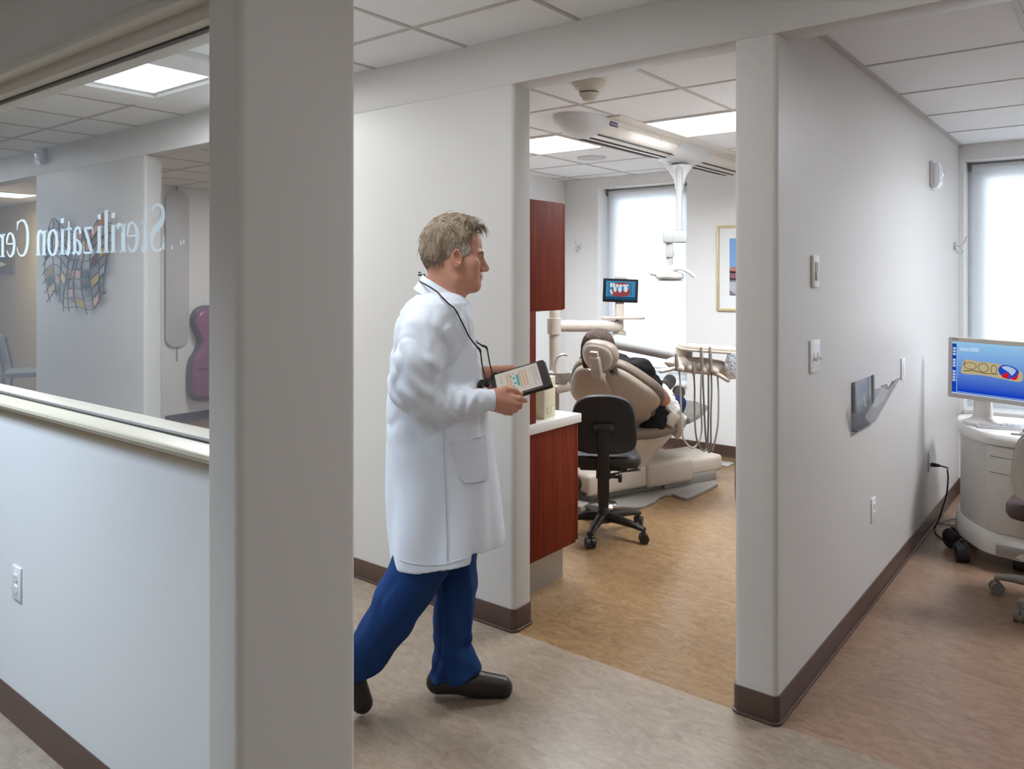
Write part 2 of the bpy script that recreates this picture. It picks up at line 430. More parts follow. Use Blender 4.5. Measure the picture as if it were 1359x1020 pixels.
# outside wall with the two windows
W2 = (-4.0, -3.07, 0.60, 2.40); W3 = (-0.915, 1.25, 0.60, 2.385)
YO = YBK+0.24
ow = MB()
ow.box((-14.2, YBK, 0), (W2[0], YO, RCEIL+0.05)); ow.box((W2[1], YBK, 0), (W3[0], YO, RCEIL+0.05)); ow.box((W3[1], YBK, 0), (3.4, YO, RCEIL+0.05))
for w in (W2, W3):
    ow.box((w[0], YBK, 0), (w[1], YO, w[2])); ow.box((w[0], YBK, w[3]), (w[1], YO, RCEIL+0.05))
struct(ow, 'wall_back', wallb_m)
def basestrip(p, q, n, name):
    """cove base along a wall face from p to q, n points into the room"""
    p, q, n = Vector(p), Vector(q), Vector(n); b = MB(); d = (q-p)
    prof = [(0, 0), (0.016, 0), (0.012, 0.004), (0.008, 0.014), (0.006, 0.03), (0.006, 0.096), (0.003, 0.1), (0, 0.1)]
    b.loft([[p+n*a+Vector((0, 0, z)) for a, z in prof], [q+n*a+Vector((0, 0, z)) for a, z in prof]])
    struct(b, name, base_m)
basestrip((-7.9, YBK, 0), (BX0, YBK, 0), (0, -1, 0), 'baseboard_back')
basestrip((BX1, YBK, 0), (3.3, YBK, 0), (0, -1, 0), 'baseboard_back')
# side walls
struct(MB().box((-4.5, YB, 0), (-4.38, YBK, RCEIL+0.05)), 'wall_left', wallb_m)
basestrip((-4.38, YB, 0), (-4.38, YBK, 0), (1, 0, 0), 'baseboard_left')
lw = MB(); lw.box((-8.0, 4.08, 0), (-7.88, YBK, RCEIL+0.05))
struct(lw, 'wall_left', wallb_m)
basestrip((-7.88, 4.2, 0), (-7.88, YBK, 0), (1, 0, 0), 'baseboard_left')
tan_m = mat('tan_paint', rgb(186, 168, 130), 0.6, var=0.02)
struct(MB().box((-14.2, 4.1, 0), (-7.95, 4.22, RCEIL+0.05)), 'wall_alcove', tan_m)
struct(MB().box((-14.2, YB, 0), (-14.05, 4.15, RCEIL+0.05)), 'wall_alcove', tan_m)
basestrip((-14.0, 4.1, 0), (-8.0, 4.1, 0), (0, -1, 0), 'baseboard_alcove')
struct(MB().box((3.28, -2.9, 0), (3.4, YBK, CEIL+0.05)), 'wall_right', wall_m)
struct(MB().box((-14.2, -2.9, 0), (3.4, -2.78, CEIL+0.05)), 'wall_rear', wall_m)
struct(MB().box((-6.6, -2.8, 0), (-6.48, 1.1, CEIL+0.05)), 'wall_left', wall_m)
struct(MB().box((-14.2, 1.0, 0), (-14.05, YA, CEIL+0.05)), 'wall_end', wall_m)
# sterilization room: low wall, window above it, end column
low_m = mat('low_wall_paint', (0.74, 0.745, 0.745, 1), 0.4, var=0.01, scale=2, bump=0.02, bscale=150, spec=0.35)
YL = 1.09
struct(MB().box((-14.1, YL, 0), (-1.60, YL+0.12, 1.075)), 'wall_low', low_m)
struct(MB().box((-14.1, YL, 2.30), (-1.60, YL+0.12, CEIL+0.03)), 'wall_low', wall_m)
basestrip((-6.5, YL, 0), (-1.63, YL, 0), (0, -1, 0), 'baseboard_low')
basestrip((-14, YL+0.12, 0), (-1.63, YL+0.12, 0), (0, 1, 0), 'baseboard_low')
PX0, PX1, PY0, PY1 = -1.640, -1.510, 0.97, 1.302
struct(MB().prism(rrect(PX0, PX1, PY0, PY1, 0.02, 8), 0, CEIL+0.03), 'wall_column', wall_m)
b = MB().prism(rrect(PX0-0.006, PX1+0.006, PY0-0.006, PY1+0.006, 0.026, 8), 0, 0.1, bev=0.002)
b.prism(rrect(PX0-0.013, PX1+0.013, PY0-0.013, PY1+0.013, 0.033, 8), 0, 0.012, bev=0.004); struct(b, 'baseboard_column', base_m)
def shademat(name, col, tr, open_):
    m = bpy.data.materials.new(name); m.use_nodes = True; nt = m.node_tree; nt.nodes.clear()
    o = nt.nodes.new('ShaderNodeOutputMaterial'); d = nt.nodes.new('ShaderNodeBsdfDiffuse'); t = nt.nodes.new('ShaderNodeBsdfTranslucent'); p = nt.nodes.new('ShaderNodeBsdfTransparent')
    tc = nt.nodes.new('ShaderNodeTexCoord'); w = nt.nodes.new('ShaderNodeTexNoise'); w.inputs['Scale'].default_value = 300
    cr = nt.nodes.new('ShaderNodeValToRGB'); cr.color_ramp.elements[0].color = tuple(c*0.97 for c in col[:3])+(1,); cr.color_ramp.elements[1].color = col
    nt.links.new(tc.outputs['Object'], w.inputs[0]); nt.links.new(w.outputs['Fac'], cr.inputs[0]); nt.links.new(cr.outputs[0], d.inputs[0]); nt.links.new(cr.outputs[0], t.inputs[0])
    a = nt.nodes.new('ShaderNodeMixShader'); a.inputs[0].default_value = tr; b = nt.nodes.new('ShaderNodeMixShader'); b.inputs[0].default_value = open_
    nt.links.new(d.outputs[0], a.inputs[1]); nt.links.new(t.outputs[0], a.inputs[2]); nt.links.new(a.outputs[0], b.inputs[1]); nt.links.new(p.outputs[0], b.inputs[2])
    nt.links.new(b.outputs[0], o.inputs[0]); MATS[name] = m; return m
# window_1: the glazed opening with its writing
def glassmat(name, tint, refl, haze, hazecol=(0.75, 0.82, 0.9, 1)):
    m = bpy.data.materials.new(name); m.use_nodes = True; nt = m.node_tree; nt.nodes.clear()
    o = nt.nodes.new('ShaderNodeOutputMaterial'); tr = nt.nodes.new('ShaderNodeBsdfTransparent'); tr.inputs[0].default_value = tint
    gl = nt.nodes.new('ShaderNodeBsdfGlossy'); gl.inputs['Roughness'].default_value = 0.02; gl.inputs[0].default_value = (1, 1, 1, 1)
    df = nt.nodes.new('ShaderNodeBsdfDiffuse'); df.inputs[0].default_value = hazecol
    fr = nt.nodes.new('ShaderNodeFresnel'); fr.inputs[0].default_value = refl
    m1 = nt.nodes.new('ShaderNodeMixShader'); m1.inputs[0].default_value = haze; m2 = nt.nodes.new('ShaderNodeMixShader')
    nt.links.new(tr.outputs[0], m1.inputs[1]); nt.links.new(df.outputs[0], m1.inputs[2])
    ge = nt.nodes.new('ShaderNodeNewGeometry'); iv = nt.nodes.new('ShaderNodeMath'); iv.operation = 'SUBTRACT'; iv.inputs[0].default_value = 1.0
    mu = nt.nodes.new('ShaderNodeMath'); mu.operation = 'MULTIPLY'
    nt.links.new(ge.outputs['Backfacing'], iv.inputs[1]); nt.links.new(iv.outputs[0], mu.inputs[0]); nt.links.new(fr.outputs[0], mu.inputs[1])
    nt.links.new(mu.outputs[0], m2.inputs[0]); nt.links.new(m1.outputs[0], m2.inputs[1]); nt.links.new(gl.outputs[0], m2.inputs[2])
    nt.links.new(m2.outputs[0], o.inputs[0]); MATS[name] = m; return m
glass_m = glassmat('interior_glass', (0.97, 0.985, 1.0, 1), 1.16, 0.07)
fr = MB()
fr.box((-7.0, YL-0.012, 2.275), (-1.61, YL+0.132, 2.312), 0.004); fr.box((-7.0, YL, 2.205), (-1.61, YL+0.12, 2.278), 0.004)
fr.box((-7.0, 1.04, 2.245), (-1.61, YL+0.01, 2.262), 0.003)
win1 = fr.build('window_1', trim_m); win1['kind'] = 'structure'
sl = MB().prism([(1.064, 1.086), (1.056, 1.092), (1.053, 1.1), (1.056, 1.108), (1.064, 1.113), (1.235, 1.113), (1.245, 1.1), (1.235, 1.086)], -7.0, -1.61, 'x')
sl.box((-7.0, YL-0.006, 1.06), (-1.61, YL+0.126, 1.09), 0.003)
sl.build('window_sill', mat('sill_paint', rgb(190, 180, 160), 0.3), win1)
GY = 1.130
MB().box((-7.0, GY, 1.113), (-1.61, GY+0.008, 2.21)).build('glass_pane', glass_m, win1)
gk = MB().box((-7.0, GY-0.006, 1.1125), (-1.61, GY+0.014, 1.119)).box((-7.0, GY-0.006, 2.199), (-1.61, GY+0.014, 2.206)); gk.build('glazing_gasket', mat('gasket', rgb(70, 66, 64), 0.5), win1)
# lettering on the glass, read from the corridor
def gx(px): 
    a = (px-CX)/FPX; return (FW.x+RT.x*a)/(FW.y+RT.y*a)*GY
GLY = {  # strokes: points (x 0..1 left to right as read, z 0..1 of cap height) with thickness (fraction of cap height)
 'S': [([(.86,.74),(.84,.9),(.62,.985),(.42,.985),(.2,.9),(.15,.74),(.28,.6),(.5,.52),(.74,.42),(.87,.27),(.82,.1),(.6,.015),(.38,.015),(.16,.1),(.1,.3)], [.03,.04,.04,.05,.08,.12,.14,.15,.14,.12,.08,.05,.04,.04,.03]), ([(.9,.98),(.86,.72)],[.03,.02]), ([(.07,.02),(.12,.32)],[.03,.02])],
 't': [([(.5,.84),(.5,.2),(.6,.04),(.8,.03),(.95,.12)], [.03,.13,.11,.05,.02]), ([(.1,.64),(.9,.64)], [.035,.035])],
 'e': [([(.12,.37),(.88,.37),(.86,.52),(.7,.64),(.46,.65),(.22,.52),(.13,.34),(.24,.12),(.5,.01),(.74,.05),(.92,.18)], [.03,.03,.09,.05,.035,.1,.13,.1,.04,.03,.02])],
 'r': [([(.35,.0),(.35,.64)], [.13,.13]), ([(.4,.48),(.6,.62),(.8,.64),(.95,.56)], [.03,.05,.08,.1]), ([(.05,.02),(.7,.02)], [.03,.03]), ([(.05,.63),(.4,.63)],[.03,.03])],
 'i': [([(.5,.0),(.5,.64)], [.13,.13]), ([(.5,.8),(.5,.92)], [.13,.13]), ([(.05,.02),(.95,.02)], [.03,.03]), ([(.05,.63),(.5,.63)],[.03,.03])],
 'l': [([(.5,.0),(.5,1.0)], [.13,.13]), ([(.05,.02),(.95,.02)], [.03,.03]), ([(.05,.99),(.5,.99)],[.03,.03])],
 'z': [([(.08,.62),(.88,.62)], [.045,.045]), ([(.82,.62),(.14,.03)], [.1,.1]), ([(.1,.025),(.92,.025)], [.045,.045]), ([(.08,.62),(.06,.48)],[.03,.02]), ([(.92,.02),(.95,.18)],[.03,.02])],
 'a': [([(.16,.5),(.26,.62),(.5,.65),(.68,.58),(.72,.44),(.72,.12),(.82,.02),(.98,.06)], [.1,.06,.04,.08,.13,.13,.07,.02]), ([(.72,.38),(.4,.32),(.16,.2),(.2,.06),(.4,.01),(.72,.14)], [.03,.05,.12,.1,.05,.03])],
 'o': [([(.5,.65),(.2,.55),(.11,.33),(.2,.1),(.5,.0),(.8,.1),(.89,.33),(.8,.55),(.5,.65)], [.035,.09,.13,.09,.035,.09,.13,.09,.035])],
 'n': [([(.24,.0),(.24,.64)], [.13,.13]), ([(.28,.5),(.48,.63),(.66,.62),(.78,.5),(.78,.0)], [.03,.05,.09,.13,.13]), ([(.03,.02),(.44,.02)], [.03,.03]), ([(.58,.02),(.98,.02)], [.03,.03]), ([(.03,.63),(.24,.63)],[.03,.03])],
 'C': [([(.9,.76),(.82,.92),(.58,.985),(.34,.93),(.16,.74),(.12,.5),(.18,.24),(.36,.06),(.6,.015),(.8,.08),(.93,.26)], [.03,.04,.035,.07,.12,.14,.12,.07,.035,.03,.02]), ([(.9,.98),(.9,.72)],[.025,.02])],
}
def ribbon(mb, pts, th, y, seg=5, flat=0.0006):
    """flat stroke of changing width lying on the plane y"""
    P = crom([(p[0], 0, p[1]) for p in pts], seg) if len(pts) > 2 else [Vector((p[0], 0, p[1])) for p in pts]
    n = len(P); T = [th[min(int(i/(n-1)*(len(th)-1)), len(th)-2)]*(1-((i/(n-1)*(len(th)-1)) % 1 if i < n-1 else 1))+th[min(int(i/(n-1)*(len(th)-1))+1, len(th)-1)]*((i/(n-1)*(len(th)-1)) % 1 if i < n-1 else 1) for i in range(n)]
    L = []
    for i in range(n):
        t = (P[min(i+1, n-1)]-P[max(i-1, 0)]).normalized(); nr = Vector((-t.z, 0, t.x)); L.append((P[i]+nr*T[i]/2, P[i]-nr*T[i]/2))
    rings = [[Vector((a.x, y-flat, a.z)), Vector((a.x, y+flat, a.z)), Vector((b.x, y+flat, b.z)), Vector((b.x, y-flat, b.z))] for a, b in L]
    mb.loft(rings)
let = MB(); z0, H = 1.623, 0.131
for ch, pl, pr in [('S', 199, 220.5), ('t', 187.5, 198.5), ('e', 168.5, 185), ('r', 156, 168.5), ('i', 147, 154.5), ('l', 138, 145), ('i', 128.5, 136), ('z', 111, 124), ('a', 96, 109.5), ('t', 87, 97), ('i', 79.5, 87), ('o', 63.5, 77.5), ('n', 48, 62.5), ('C', 21.5, 39.5), ('e', 8.5, 21), ('n', -7, 7.5), ('t', -17, -8), ('e', -32, -18), ('r', -43, -33)]:
    xr, xl = gx(pl), gx(pr)     # as read from the corridor, left is the higher photo column
    for pts, th in GLY[ch]:
        ribbon(let, [(xl+(xr-xl)*p[0], z0+H*p[1]) for p in pts], [H*t*1.2 for t in th], GY-0.0012)
for px, zc, h in ((229, 1.632, .013), (240.5, 1.642, .012), (244.5, 1.645, .013)):  # small pale marks stand in for reflections of lights in the pane
    let.box((gx(px)-.003, GY-.0018, zc-h/2), (gx(px)+.003, GY-.0006, zc+h/2))
let.build('window_lettering', shademat('frosted_letter', rgb(238, 248, 252), 0.5, 0.35), win1, ang=60)
# ================================================================ windows to the outside
vinyl_m = mat('window_vinyl', (0.72, 0.75, 0.77, 1), 0.4)
shade_m = shademat('shade_cloth', (0.93, 0.94, 0.95, 1), 0.62, 0.30)
clear_m = glassmat('outside_glass', (0.96, 0.98, 1, 1), 1.3, 0.0)
def out_window(n, w, fw):
    y = YBK+0.19
    f = MB()
    f.box((w[0], y, w[2]), (w[0]+fw, y+0.05, w[3]), 0.004); f.box((w[1]-fw, y, w[2]), (w[1], y+0.05, w[3]), 0.004)
    f.box((w[0]+fw, y, w[3]-fw), (w[1]-fw, y+0.05, w[3]), 0.004); f.box((w[0]+fw, y, w[2]), (w[1]-fw, y+0.05, w[2]+fw*0.7), 0.004)
    o = f.build('window_%d' % n, vinyl_m); o['kind'] = 'structure'
    MB().box((w[0]+fw, y+0.02, w[2]+fw*0.7), (w[1]-fw, y+0.028, w[3]-fw)).build('glass_pane', clear_m, o)
    s = MB().box((w[0]+0.004, YBK-0.03, w[2]-0.03), (w[1]-0.004, y, w[2]+0.002), 0.006); s.build('window_sill', mat('stool_white', (0.78, 0.78, 0.76, 1), 0.35), o)
    return o
out_window(2, W2, 0.10); out_window(3, W3, 0.11)
def shade(w, label, zb):
    y = YBK+0.15
    t = thing('roller_shade', ((w[0]+w[1])/2, y, w[3]), 0, label, 'window shade'); L = loc_of(t); hw = (w[1]-w[0])/2-0.02
    MB().box((-hw+0.01, -0.0008, zb-w[3]), (hw-0.01, 0.0008, -0.035)).build('shade_fabric', shade_m, t)
    r = MB(); Mx = Matrix.Translation((0, 0.012, -0.04)) @ Matrix.Rotation(R(90), 4, 'Y')
    r.tube([(-hw+0.01, 0.014, -0.03), (hw-0.01, 0.014, -0.03)], 0.018, 14); r.build('roller_tube', mat('shade_metal', (0.62, 0.62, 0.62, 1), 0.4), t)
    for s in (-1, 1):
        MB().box((s*hw-0.006, -0.015, -0.06), (s*hw+0.006, 0.03, 0.0), 0.003).build('mounting_bracket', mat('bracket_grey', rgb(110, 115, 112), 0.4), t)
    MB().box((-hw+0.01, -0.007, zb-w[3]-0.012), (hw-0.01, 0.007, zb-w[3]+0.012), 0.004).build('hem_bar', mat('shade_metal', (0.7, 0.7, 0.7, 1), 0.4), t)
    return t
shade(W2, 'white translucent roller shade glowing behind the dental chair and monitor', 0.70)
shade(W3, 'pale roller shade on the wide window behind the computer cart', 0.70)
# ================================================================ sky, sun, lamps
SC.view_settings.view_transform = 'Standard'; SC.view_settings.look = 'None'; SC.view_settings.gamma = 1.0; SC.view_settings.use_curve_mapping = False
SC.view_settings.exposure = 0.0
wd = bpy.data.worlds.new('sky'); SC.world = wd; wd.use_nodes = True
bg = wd.node_tree.nodes['Background']; bg.inputs[0].default_value = (0.86, 0.93, 1.0, 1); bg.inputs[1].default_value = 2.7
cam = bpy.data.cameras.new('camera'); cam.sensor_width = 36; cam.sensor_fit = 'HORIZONTAL'; cam.lens = FPX/1359*36; cam.shift_y = -(510-HY)/1359; cam.clip_start = 0.02
co = bpy.data.objects.new('camera', cam); COL.objects.link(co); co.location = (0, 0, CAMZ); co.rotation_euler = (R(90), 0, YAW); SC.camera = co
def area(name, loc, sx, sy, power, col=(1, 1, 1), rot=(0, 0, 0), spread=180):
    l = bpy.data.lights.new(name, 'AREA'); l.shape = 'RECTANGLE'; l.size = sx; l.size_y = sy; l.energy = power; l.color = col; l.spread = R(spread)
    o = bpy.data.objects.new(name, l); COL.objects.link(o); o.location = loc; o.rotation_euler = rot; return o
lens_m = emis('lamp_lens', (0.93, 0.97, 1.0, 1), 1.9)
def troffer(x0, x1, y0, y1, z, power, label, col=(1.0, 0.97, 0.93), m=lens_m, rim=0.0, spread=180):
    cx, cy = (x0+x1)/2, (y0+y1)/2
    t = thing('ceiling_light', (cx, cy, z), 0, label, 'ceiling light', 'recessed ceiling lights'); a, b = (x1-x0)/2, (y1-y0)/2
    f = MB()
    for lo, hi in (((-a, -b, -0.008), (-a+0.02, b, 0)), ((a-0.02, -b, -0.008), (a, b, 0)), ((-a+0.02, -b, -0.008), (a-0.02, -b+0.02, 0)), ((-a+0.02, b-0.02, -0.008), (a-0.02, b, 0))): f.box(lo, hi)
    if rim:
        f.box((-a-rim, -b-rim, -0.03), (-a, b+rim, 0.0), 0.004); f.box((a, -b-rim, -0.03), (a+rim, b+rim, 0.0), 0.004); f.box((-a, b, -0.03), (a, b+rim, 0), 0.004); f.box((-a, -b-rim, -0.03), (a, -b, 0), 0.004)
    f.build('frame', mat('light_frame', (0.8, 0.8, 0.8, 1), 0.4), t)
    MB().box((-a+0.02, -b+0.02, -0.005), (a-0.02, b-0.02, 0)).build('diffuser', m, t)
    area('ceiling_lamp', (cx, cy, z-(0.034 if rim else 0.012)), x1-x0-0.05, y1-y0-0.05, power, col, spread=spread)
    return t
troffer(-2.358, -1.148, 4.296, 4.918, RCEIL, 52, 'long lit ceiling panel to the right of the overhead dental light track', (.90, .95, 1.0), spread=164)
troffer(-3.578, -2.98, 4.296, 4.918, RCEIL, 45, 'lit ceiling panel left of the overhead dental light track', (.90, .95, 1.0), spread=164)
troffer(0.38, 1.0, 4.5, 5.13, RCEIL, 70, 'lit ceiling panel in the right hand room', (.87, .92, 1.0))  # unseen fixture added to brighten this room
troffer(-4.37, -3.69, 1.45, 2.27, CEIL, 44, 'large lit ceiling panel above the corridor seen through the glass', (0.93, 0.97, 1.0), rim=0.26)
troffer(-8.9, -8.3, 1.5, 2.1, CEIL, 26, 'lit ceiling panel far along the corridor', (0.93, 0.97, 1.0))  # added out of view for brightness along the far corridor
troffer(-0.5, 0.1, 1.15, 2.3, CEIL, 4, 'lit ceiling panel over the near end of the corridor', (1.0, 0.96, 0.92))  # unseen fill fixture added for the near corridor
troffer(-6.5, -5.9, 4.2, 4.8, RCEIL, 26, 'lit ceiling panel in the room behind the glass')  # hidden fixture added to light the back room
troffer(-10.5, -9.9, 3.2, 3.8, RCEIL, 26, 'lit ceiling panel in the tan alcove', (1.0, .93, .82))  # added source that brightens the dark alcove
troffer(-3.0, -2.4, 1.35, 1.95, CEIL, 3, 'lit ceiling panel over the corridor just beyond the column', (.90, .95, 1.0))  # added out of sight behind the column, lights shoulders and back
troffer(-2.2, -1.6, 1.12, 1.72, CEIL, 12, 'lit ceiling panel over the opening to the corridor', (.90, .95, 1.0))  # added above the view to light the white coat
troffer(-3.45, -2.85, -0.25, 0.35, CEIL, 54, 'lit ceiling panel in the sterilization room', (0.66, 0.82, 1.0), spread=125)  # added out of view, throws cool light on the low wall
troffer(-0.6, 0.6, -1.6, -1.0, CEIL, 17, 'lit ceiling panel behind the viewpoint', (0.93, 0.95, 1.0))  # added fill from behind the camera
# ================================================================ TREATMENT ROOM
cherry = wood('cherry_wood', rgb(92, 28, 10), rgb(124, 46, 16))
counter_m = mat('counter_laminate', (0.74, 0.72, 0.68, 1), 0.3, var=0.03, scale=40)
steel_m = mat('brushed_steel', (0.42, 0.40, 0.38, 1), 0.42, 0.6)
chrome_m = mat('chrome', (0.75, 0.75, 0.76, 1), 0.12, 1.0)
cream_m = mat('cream_plastic', (0.66, 0.60, 0.51, 1), 0.38)
white_m = mat('white_plastic', (0.52, 0.515, 0.50, 1), 0.32)
beige_m = mat('beige_shell', (0.44, 0.372, 0.31, 1), 0.34)
beigel_m = mat('pale_shell', (0.53, 0.465, 0.395, 1), 0.34)
taupe_m = mat('taupe_upholstery', (0.205, 0.16, 0.125, 1), 0.45, bump=0.05, bscale=220)
black_m = mat('black_plastic', (0.018, 0.017, 0.016, 1), 0.42)
blackf_m = mat('black_vinyl', (0.022, 0.020, 0.019, 1), 0.5, bump=0.15, bscale=300)
grey_m = mat('grey_plastic', (0.26, 0.24, 0.22, 1), 0.45)
dgrey_m = mat('dark_hose', (0.16, 0.145, 0.13, 1), 0.45)
def bars(mb, items):
    for a, b in items: mb.box(a, b)
    return mb
# base cabinet, counter, side panel, wall cabinet
t = thing('base_cabinet', (-2.8, 2.825, 0), 0, 'cherry wood base cabinet with grey kick plate beside the doorway', 'cabinet')
MB().box((-0.62, 0, 0.18), (0.565, 0.565, 0.797), 0.002).build('cabinet_body', cherry, t)
MB().box((-0.60, 0.0, 0.0), (0.508, 0.53, 0.181)).build('kick_plate', steel_m, t)
for x in (-0.61, -0.215, 0.18):
    d = MB().box((x+0.004, 0.566, 0.19), (x+0.386, 0.585, 0.788), 0.002).build('door', cherry, t)
    MB().tube([(x+0.06, 0.586, 0.62), (x+0.06, 0.61, 0.63), (x+0.06, 0.61, 0.72), (x+0.06, 0.586, 0.73)], 0.005).build('handle', chrome_m, d)
ct = MB().box((-3.44, 2.823, 0.797), (-2.222, 3.425, 0.842), 0.003).build('countertop', counter_m)
tag(ct, 'white laminate countertop on the cherry wood base cabinet', 'countertop')
t = thing('wall_cabinet', (-2.8, 2.825, 1.38), 0, 'tall cherry wood wall cabinet above the counter by the doorway', 'cabinet')
MB().box((-0.62, 0, 0), (0.54, 0.488, 0.545), 0.002).build('cabinet_body', cherry, t)
MB().box((.538, 0.0, -.537), (.56, .225, .001), 0.001).build('end_panel', cherry, t)
for x in (-0.61, -0.225, 0.16):
    d = MB().box((x+0.003, 0.488, 0.004), (x+0.379, 0.505, 0.541), 0.002).build('door', cherry, t)
    MB().tube([(x+0.05, 0.505, 0.06), (x+0.05, 0.53, 0.07), (x+0.05, 0.53, 0.16), (x+0.05, 0.505, 0.17)], 0.005).build('handle', chrome_m, d)
t = thing('glove_box', (-2.325, 3.21, 0.842), R(8), 'upright cream carton standing on the white countertop', 'box')
MB().box((-0.05, -0.06, 0), (0.05, 0.06, 0.205), 0.003).build('carton', mat('cream_card', rgb(214, 205, 176), 0.6), t)
pr = MB()
for i, (z, w) in enumerate(((0.045, .03), (0.052, .024), (0.034, .018), (0.026, .03))): pr.box((0.0502, -0.04, z), (0.0506, -0.04+w, z+0.003))
pr.box((0.0502, 0.01, 0.02), (0.0506, 0.012, 0.06)); pr.box((0.0502, 0.012, 0.058), (0.0506, 0.05, 0.06))
pr.build('printed_label', mat('label_ink', rgb(150, 142, 120), 0.7), t)
# rolling stool
def stool(loc, rz, label, mats, backh, group=None, bw=0.19, a0=-2):
    seatm, shellm, basem, castm = mats
    t = thing('rolling_stool', loc, rz, label, 'stool')
    MB().lathe([(0.0, 0.075), (0.055, 0.075), (0.05, 0.115), (0.033, 0.15), (0.028, 0.16), (0.028, 0.31), (0.02, 0.315), (0.02, 0.42), (0, 0.42)]).build('gas_column', basem, t)
    for k in range(5):
        a = R(a0+72*k)-rz; c, s = math.cos(a), math.sin(a); q = Vector((c, s, 0)); n = Vector((-s, c, 0))
        pts = [q*0.03+Vector((0, 0, .105)), q*0.1+Vector((0, 0, .105)), q*0.2+Vector((0, 0, .095)), q*0.285+Vector((0, 0, .08))]
        rings = []
        for i, p in enumerate(pts):
            w = [0.032, 0.029, 0.024, 0.02][i]; h = [0.028, 0.026, 0.02, 0.014][i]
            rings.append([p+n*w*math.cos(x)+Vector((0, 0, h*math.sin(x))) for x in [R(45*j+22.5) for j in range(8)]])
        lg = MB().loft(rings); lg.build('leg', basem, t, 50)
        cs = MB(); e = q*0.28
        cs.tube([e+Vector((0, 0, .085)), e+Vector((0, 0, .05))], 0.011)
        d2 = (q*0.8+n*0.6).normalized(); side = Vector((-d2.y, d2.x, 0))
        cs.tube([e-side*0.026+Vector((0, 0, .03)), e-side*0.006+Vector((0, 0, .03))], 0.0295, 20); cs.tube([e+side*0.006+Vector((0, 0, .03)), e+side*0.026+Vector((0, 0, .03))], 0.0295, 20)
        cs.box(e+Vector((-.012, -.012, .03)), e+Vector((.012, .012, .062)), .004)
        cs.build('caster', castm, t)
    sh = [(x, y) for x, y in closed_smooth([(-.2, -.16), (-.21, .02), (-.17, .17), (0, .215), (.17, .17), (.21, .02), (.2, -.16), (0, -.2)], 6)]
    rg = []
    for z, f in ((.43, .86), (.436, .95), (.455, 1.0), (.485, 1.0), (.503, .95), (.512, .84), (.508, .4)): rg.append([Vector((x*f, y*f, z)) for x, y in sh])
    MB().loft(rg).build('seat', seatm, t, 60)
    pan = MB().box((-.14, -.12, .405), (.14, .13, .432), .01); pan.box((-.05, -.05, .39), (.05, .05, .41), .005)
    pan.build('seat_plate', basem, t)
    b = MB(); b.box((-.034, -.24, .27), (.034, -.218, .70), .004); b.box((-.042, -.232, .385), (.042, -.21, .44), .006); b.box((-.026, -.225, .39), (.026, -.04, .407), .003)
    b.box((-.028, -.232, .22), (.028, -.215, .38), .003); b.build('back_bar', basem, t)
    lev = MB(); lev.tube([(.03, -.2, .4), (.11, -.17, .415), (.2, -.15, .43)], [.008, .008, .012], 8, flat=.6); lev.tube([(.03, -.16, .395), (.12, -.1, .40), (.215, -.06, .405)], [.008, .009, .015], 8, flat=.5)
    lev.build('levers', basem, t)
    kn = MB(); kn.tube([(.04, -.225, .40), (.085, -.225, .40)], .01, 10); kn.lathe([(0, 0), (.03, 0), (.034, .006), (.03, .02), (0, .024)], 12, Matrix.Translation((.085, -.225, .40)) @ Matrix.Rotation(R(90), 4, 'Y')); kn.build('height_knob', basem, t)
    # backrest: a rounded pad, slightly dished, with a hard shell behind
    zc = backh; out = closed_smooth([(-bw*.97, -.13), (-bw, -.02), (-bw*.86, .105), (-bw*.5, .155), (0, .165), (bw*.5, .155), (bw*.86, .105), (bw, -.02), (bw*.97, -.13), (bw*.6, -.165), (0, -.17), (-bw*.6, -.165)], 5)
    def curve(x): return 0.9*x*x
    rg = []
    for y, f in ((-.236, .90), (-.241, .97), (-.238, .995)): rg.append([Vector((x*f, y+curve(x*f), zc+z*f)) for x, z in out])
    for y, f in ((-.215, .995), ): rg.append([Vector((x*f, y+curve(x*f), zc+z*f)) for x, z in out])
    MB().loft(rg).build('back_shell', shellm, t, 60)
    rg = []
    for y, f in ((-.215, .99), (-.205, 1.012), (-.19, 1.012), (-.172, .98), (-.16, .88), (-.156, .5)): rg.append([Vector((x*f, y+curve(x*f), zc+z*f)) for x, z in out])
    MB().loft(rg).build('backrest', seatm, t, 60)
    pl = MB().prism(rrect(-.062, .062, zc-.037, zc+.004, .02), -.258, -.236, 'y', bev=.003)
    pl.build('back_mount', basem, t)
    for x in (-.045, .045): MB().tube([(x, -.2605, zc-.015), (x, -.255, zc-.015)], .006, 10).build('screw', dgrey_m, t)
    return t
stool((-2.485, 4.07, 0), R(31.6), 'black rolling stool behind the dental chair', (blackf_m, black_m, black_m, black_m), 0.70)
# ---- overhead light on its ceiling track
track_m = mat('track_enamel', (0.70, 0.655, 0.59, 1), 0.3)
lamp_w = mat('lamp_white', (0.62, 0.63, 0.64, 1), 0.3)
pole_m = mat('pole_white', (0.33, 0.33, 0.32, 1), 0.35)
t = thing('dental_light', (-2.57, 5.0, RCEIL), 0, 'white overhead dental light hanging from a long ceiling track', 'dental light')
prof = [(-.15, 0), (-.148, -.03), (-.13, -.066), (-.10, -.092), (-.05, -.11), (0, -.115), (.05, -.11), (.10, -.092), (.13, -.066), (.148, -.03), (.15, 0)]
trk = MB().prism(prof, -1.0, 1.20, 'y'); trk.box((-.19, -1.0, -.012), (.24, 1.2, 0), .003)
trk = trk.build('track', track_m, t, 30)
cp = MB(); rings = []
for i in range(9):
    a = R(90*i/8); f = math.cos(a); rings.append([Vector((x*max(f, .02)*1.03, -1.0-.26*math.sin(a), z*max(f, .25)*1.03)) for x, z in prof])
cp.loft(rings); cp.build('end_cap', lamp_w, t, 60)
cp = MB(); rings = []
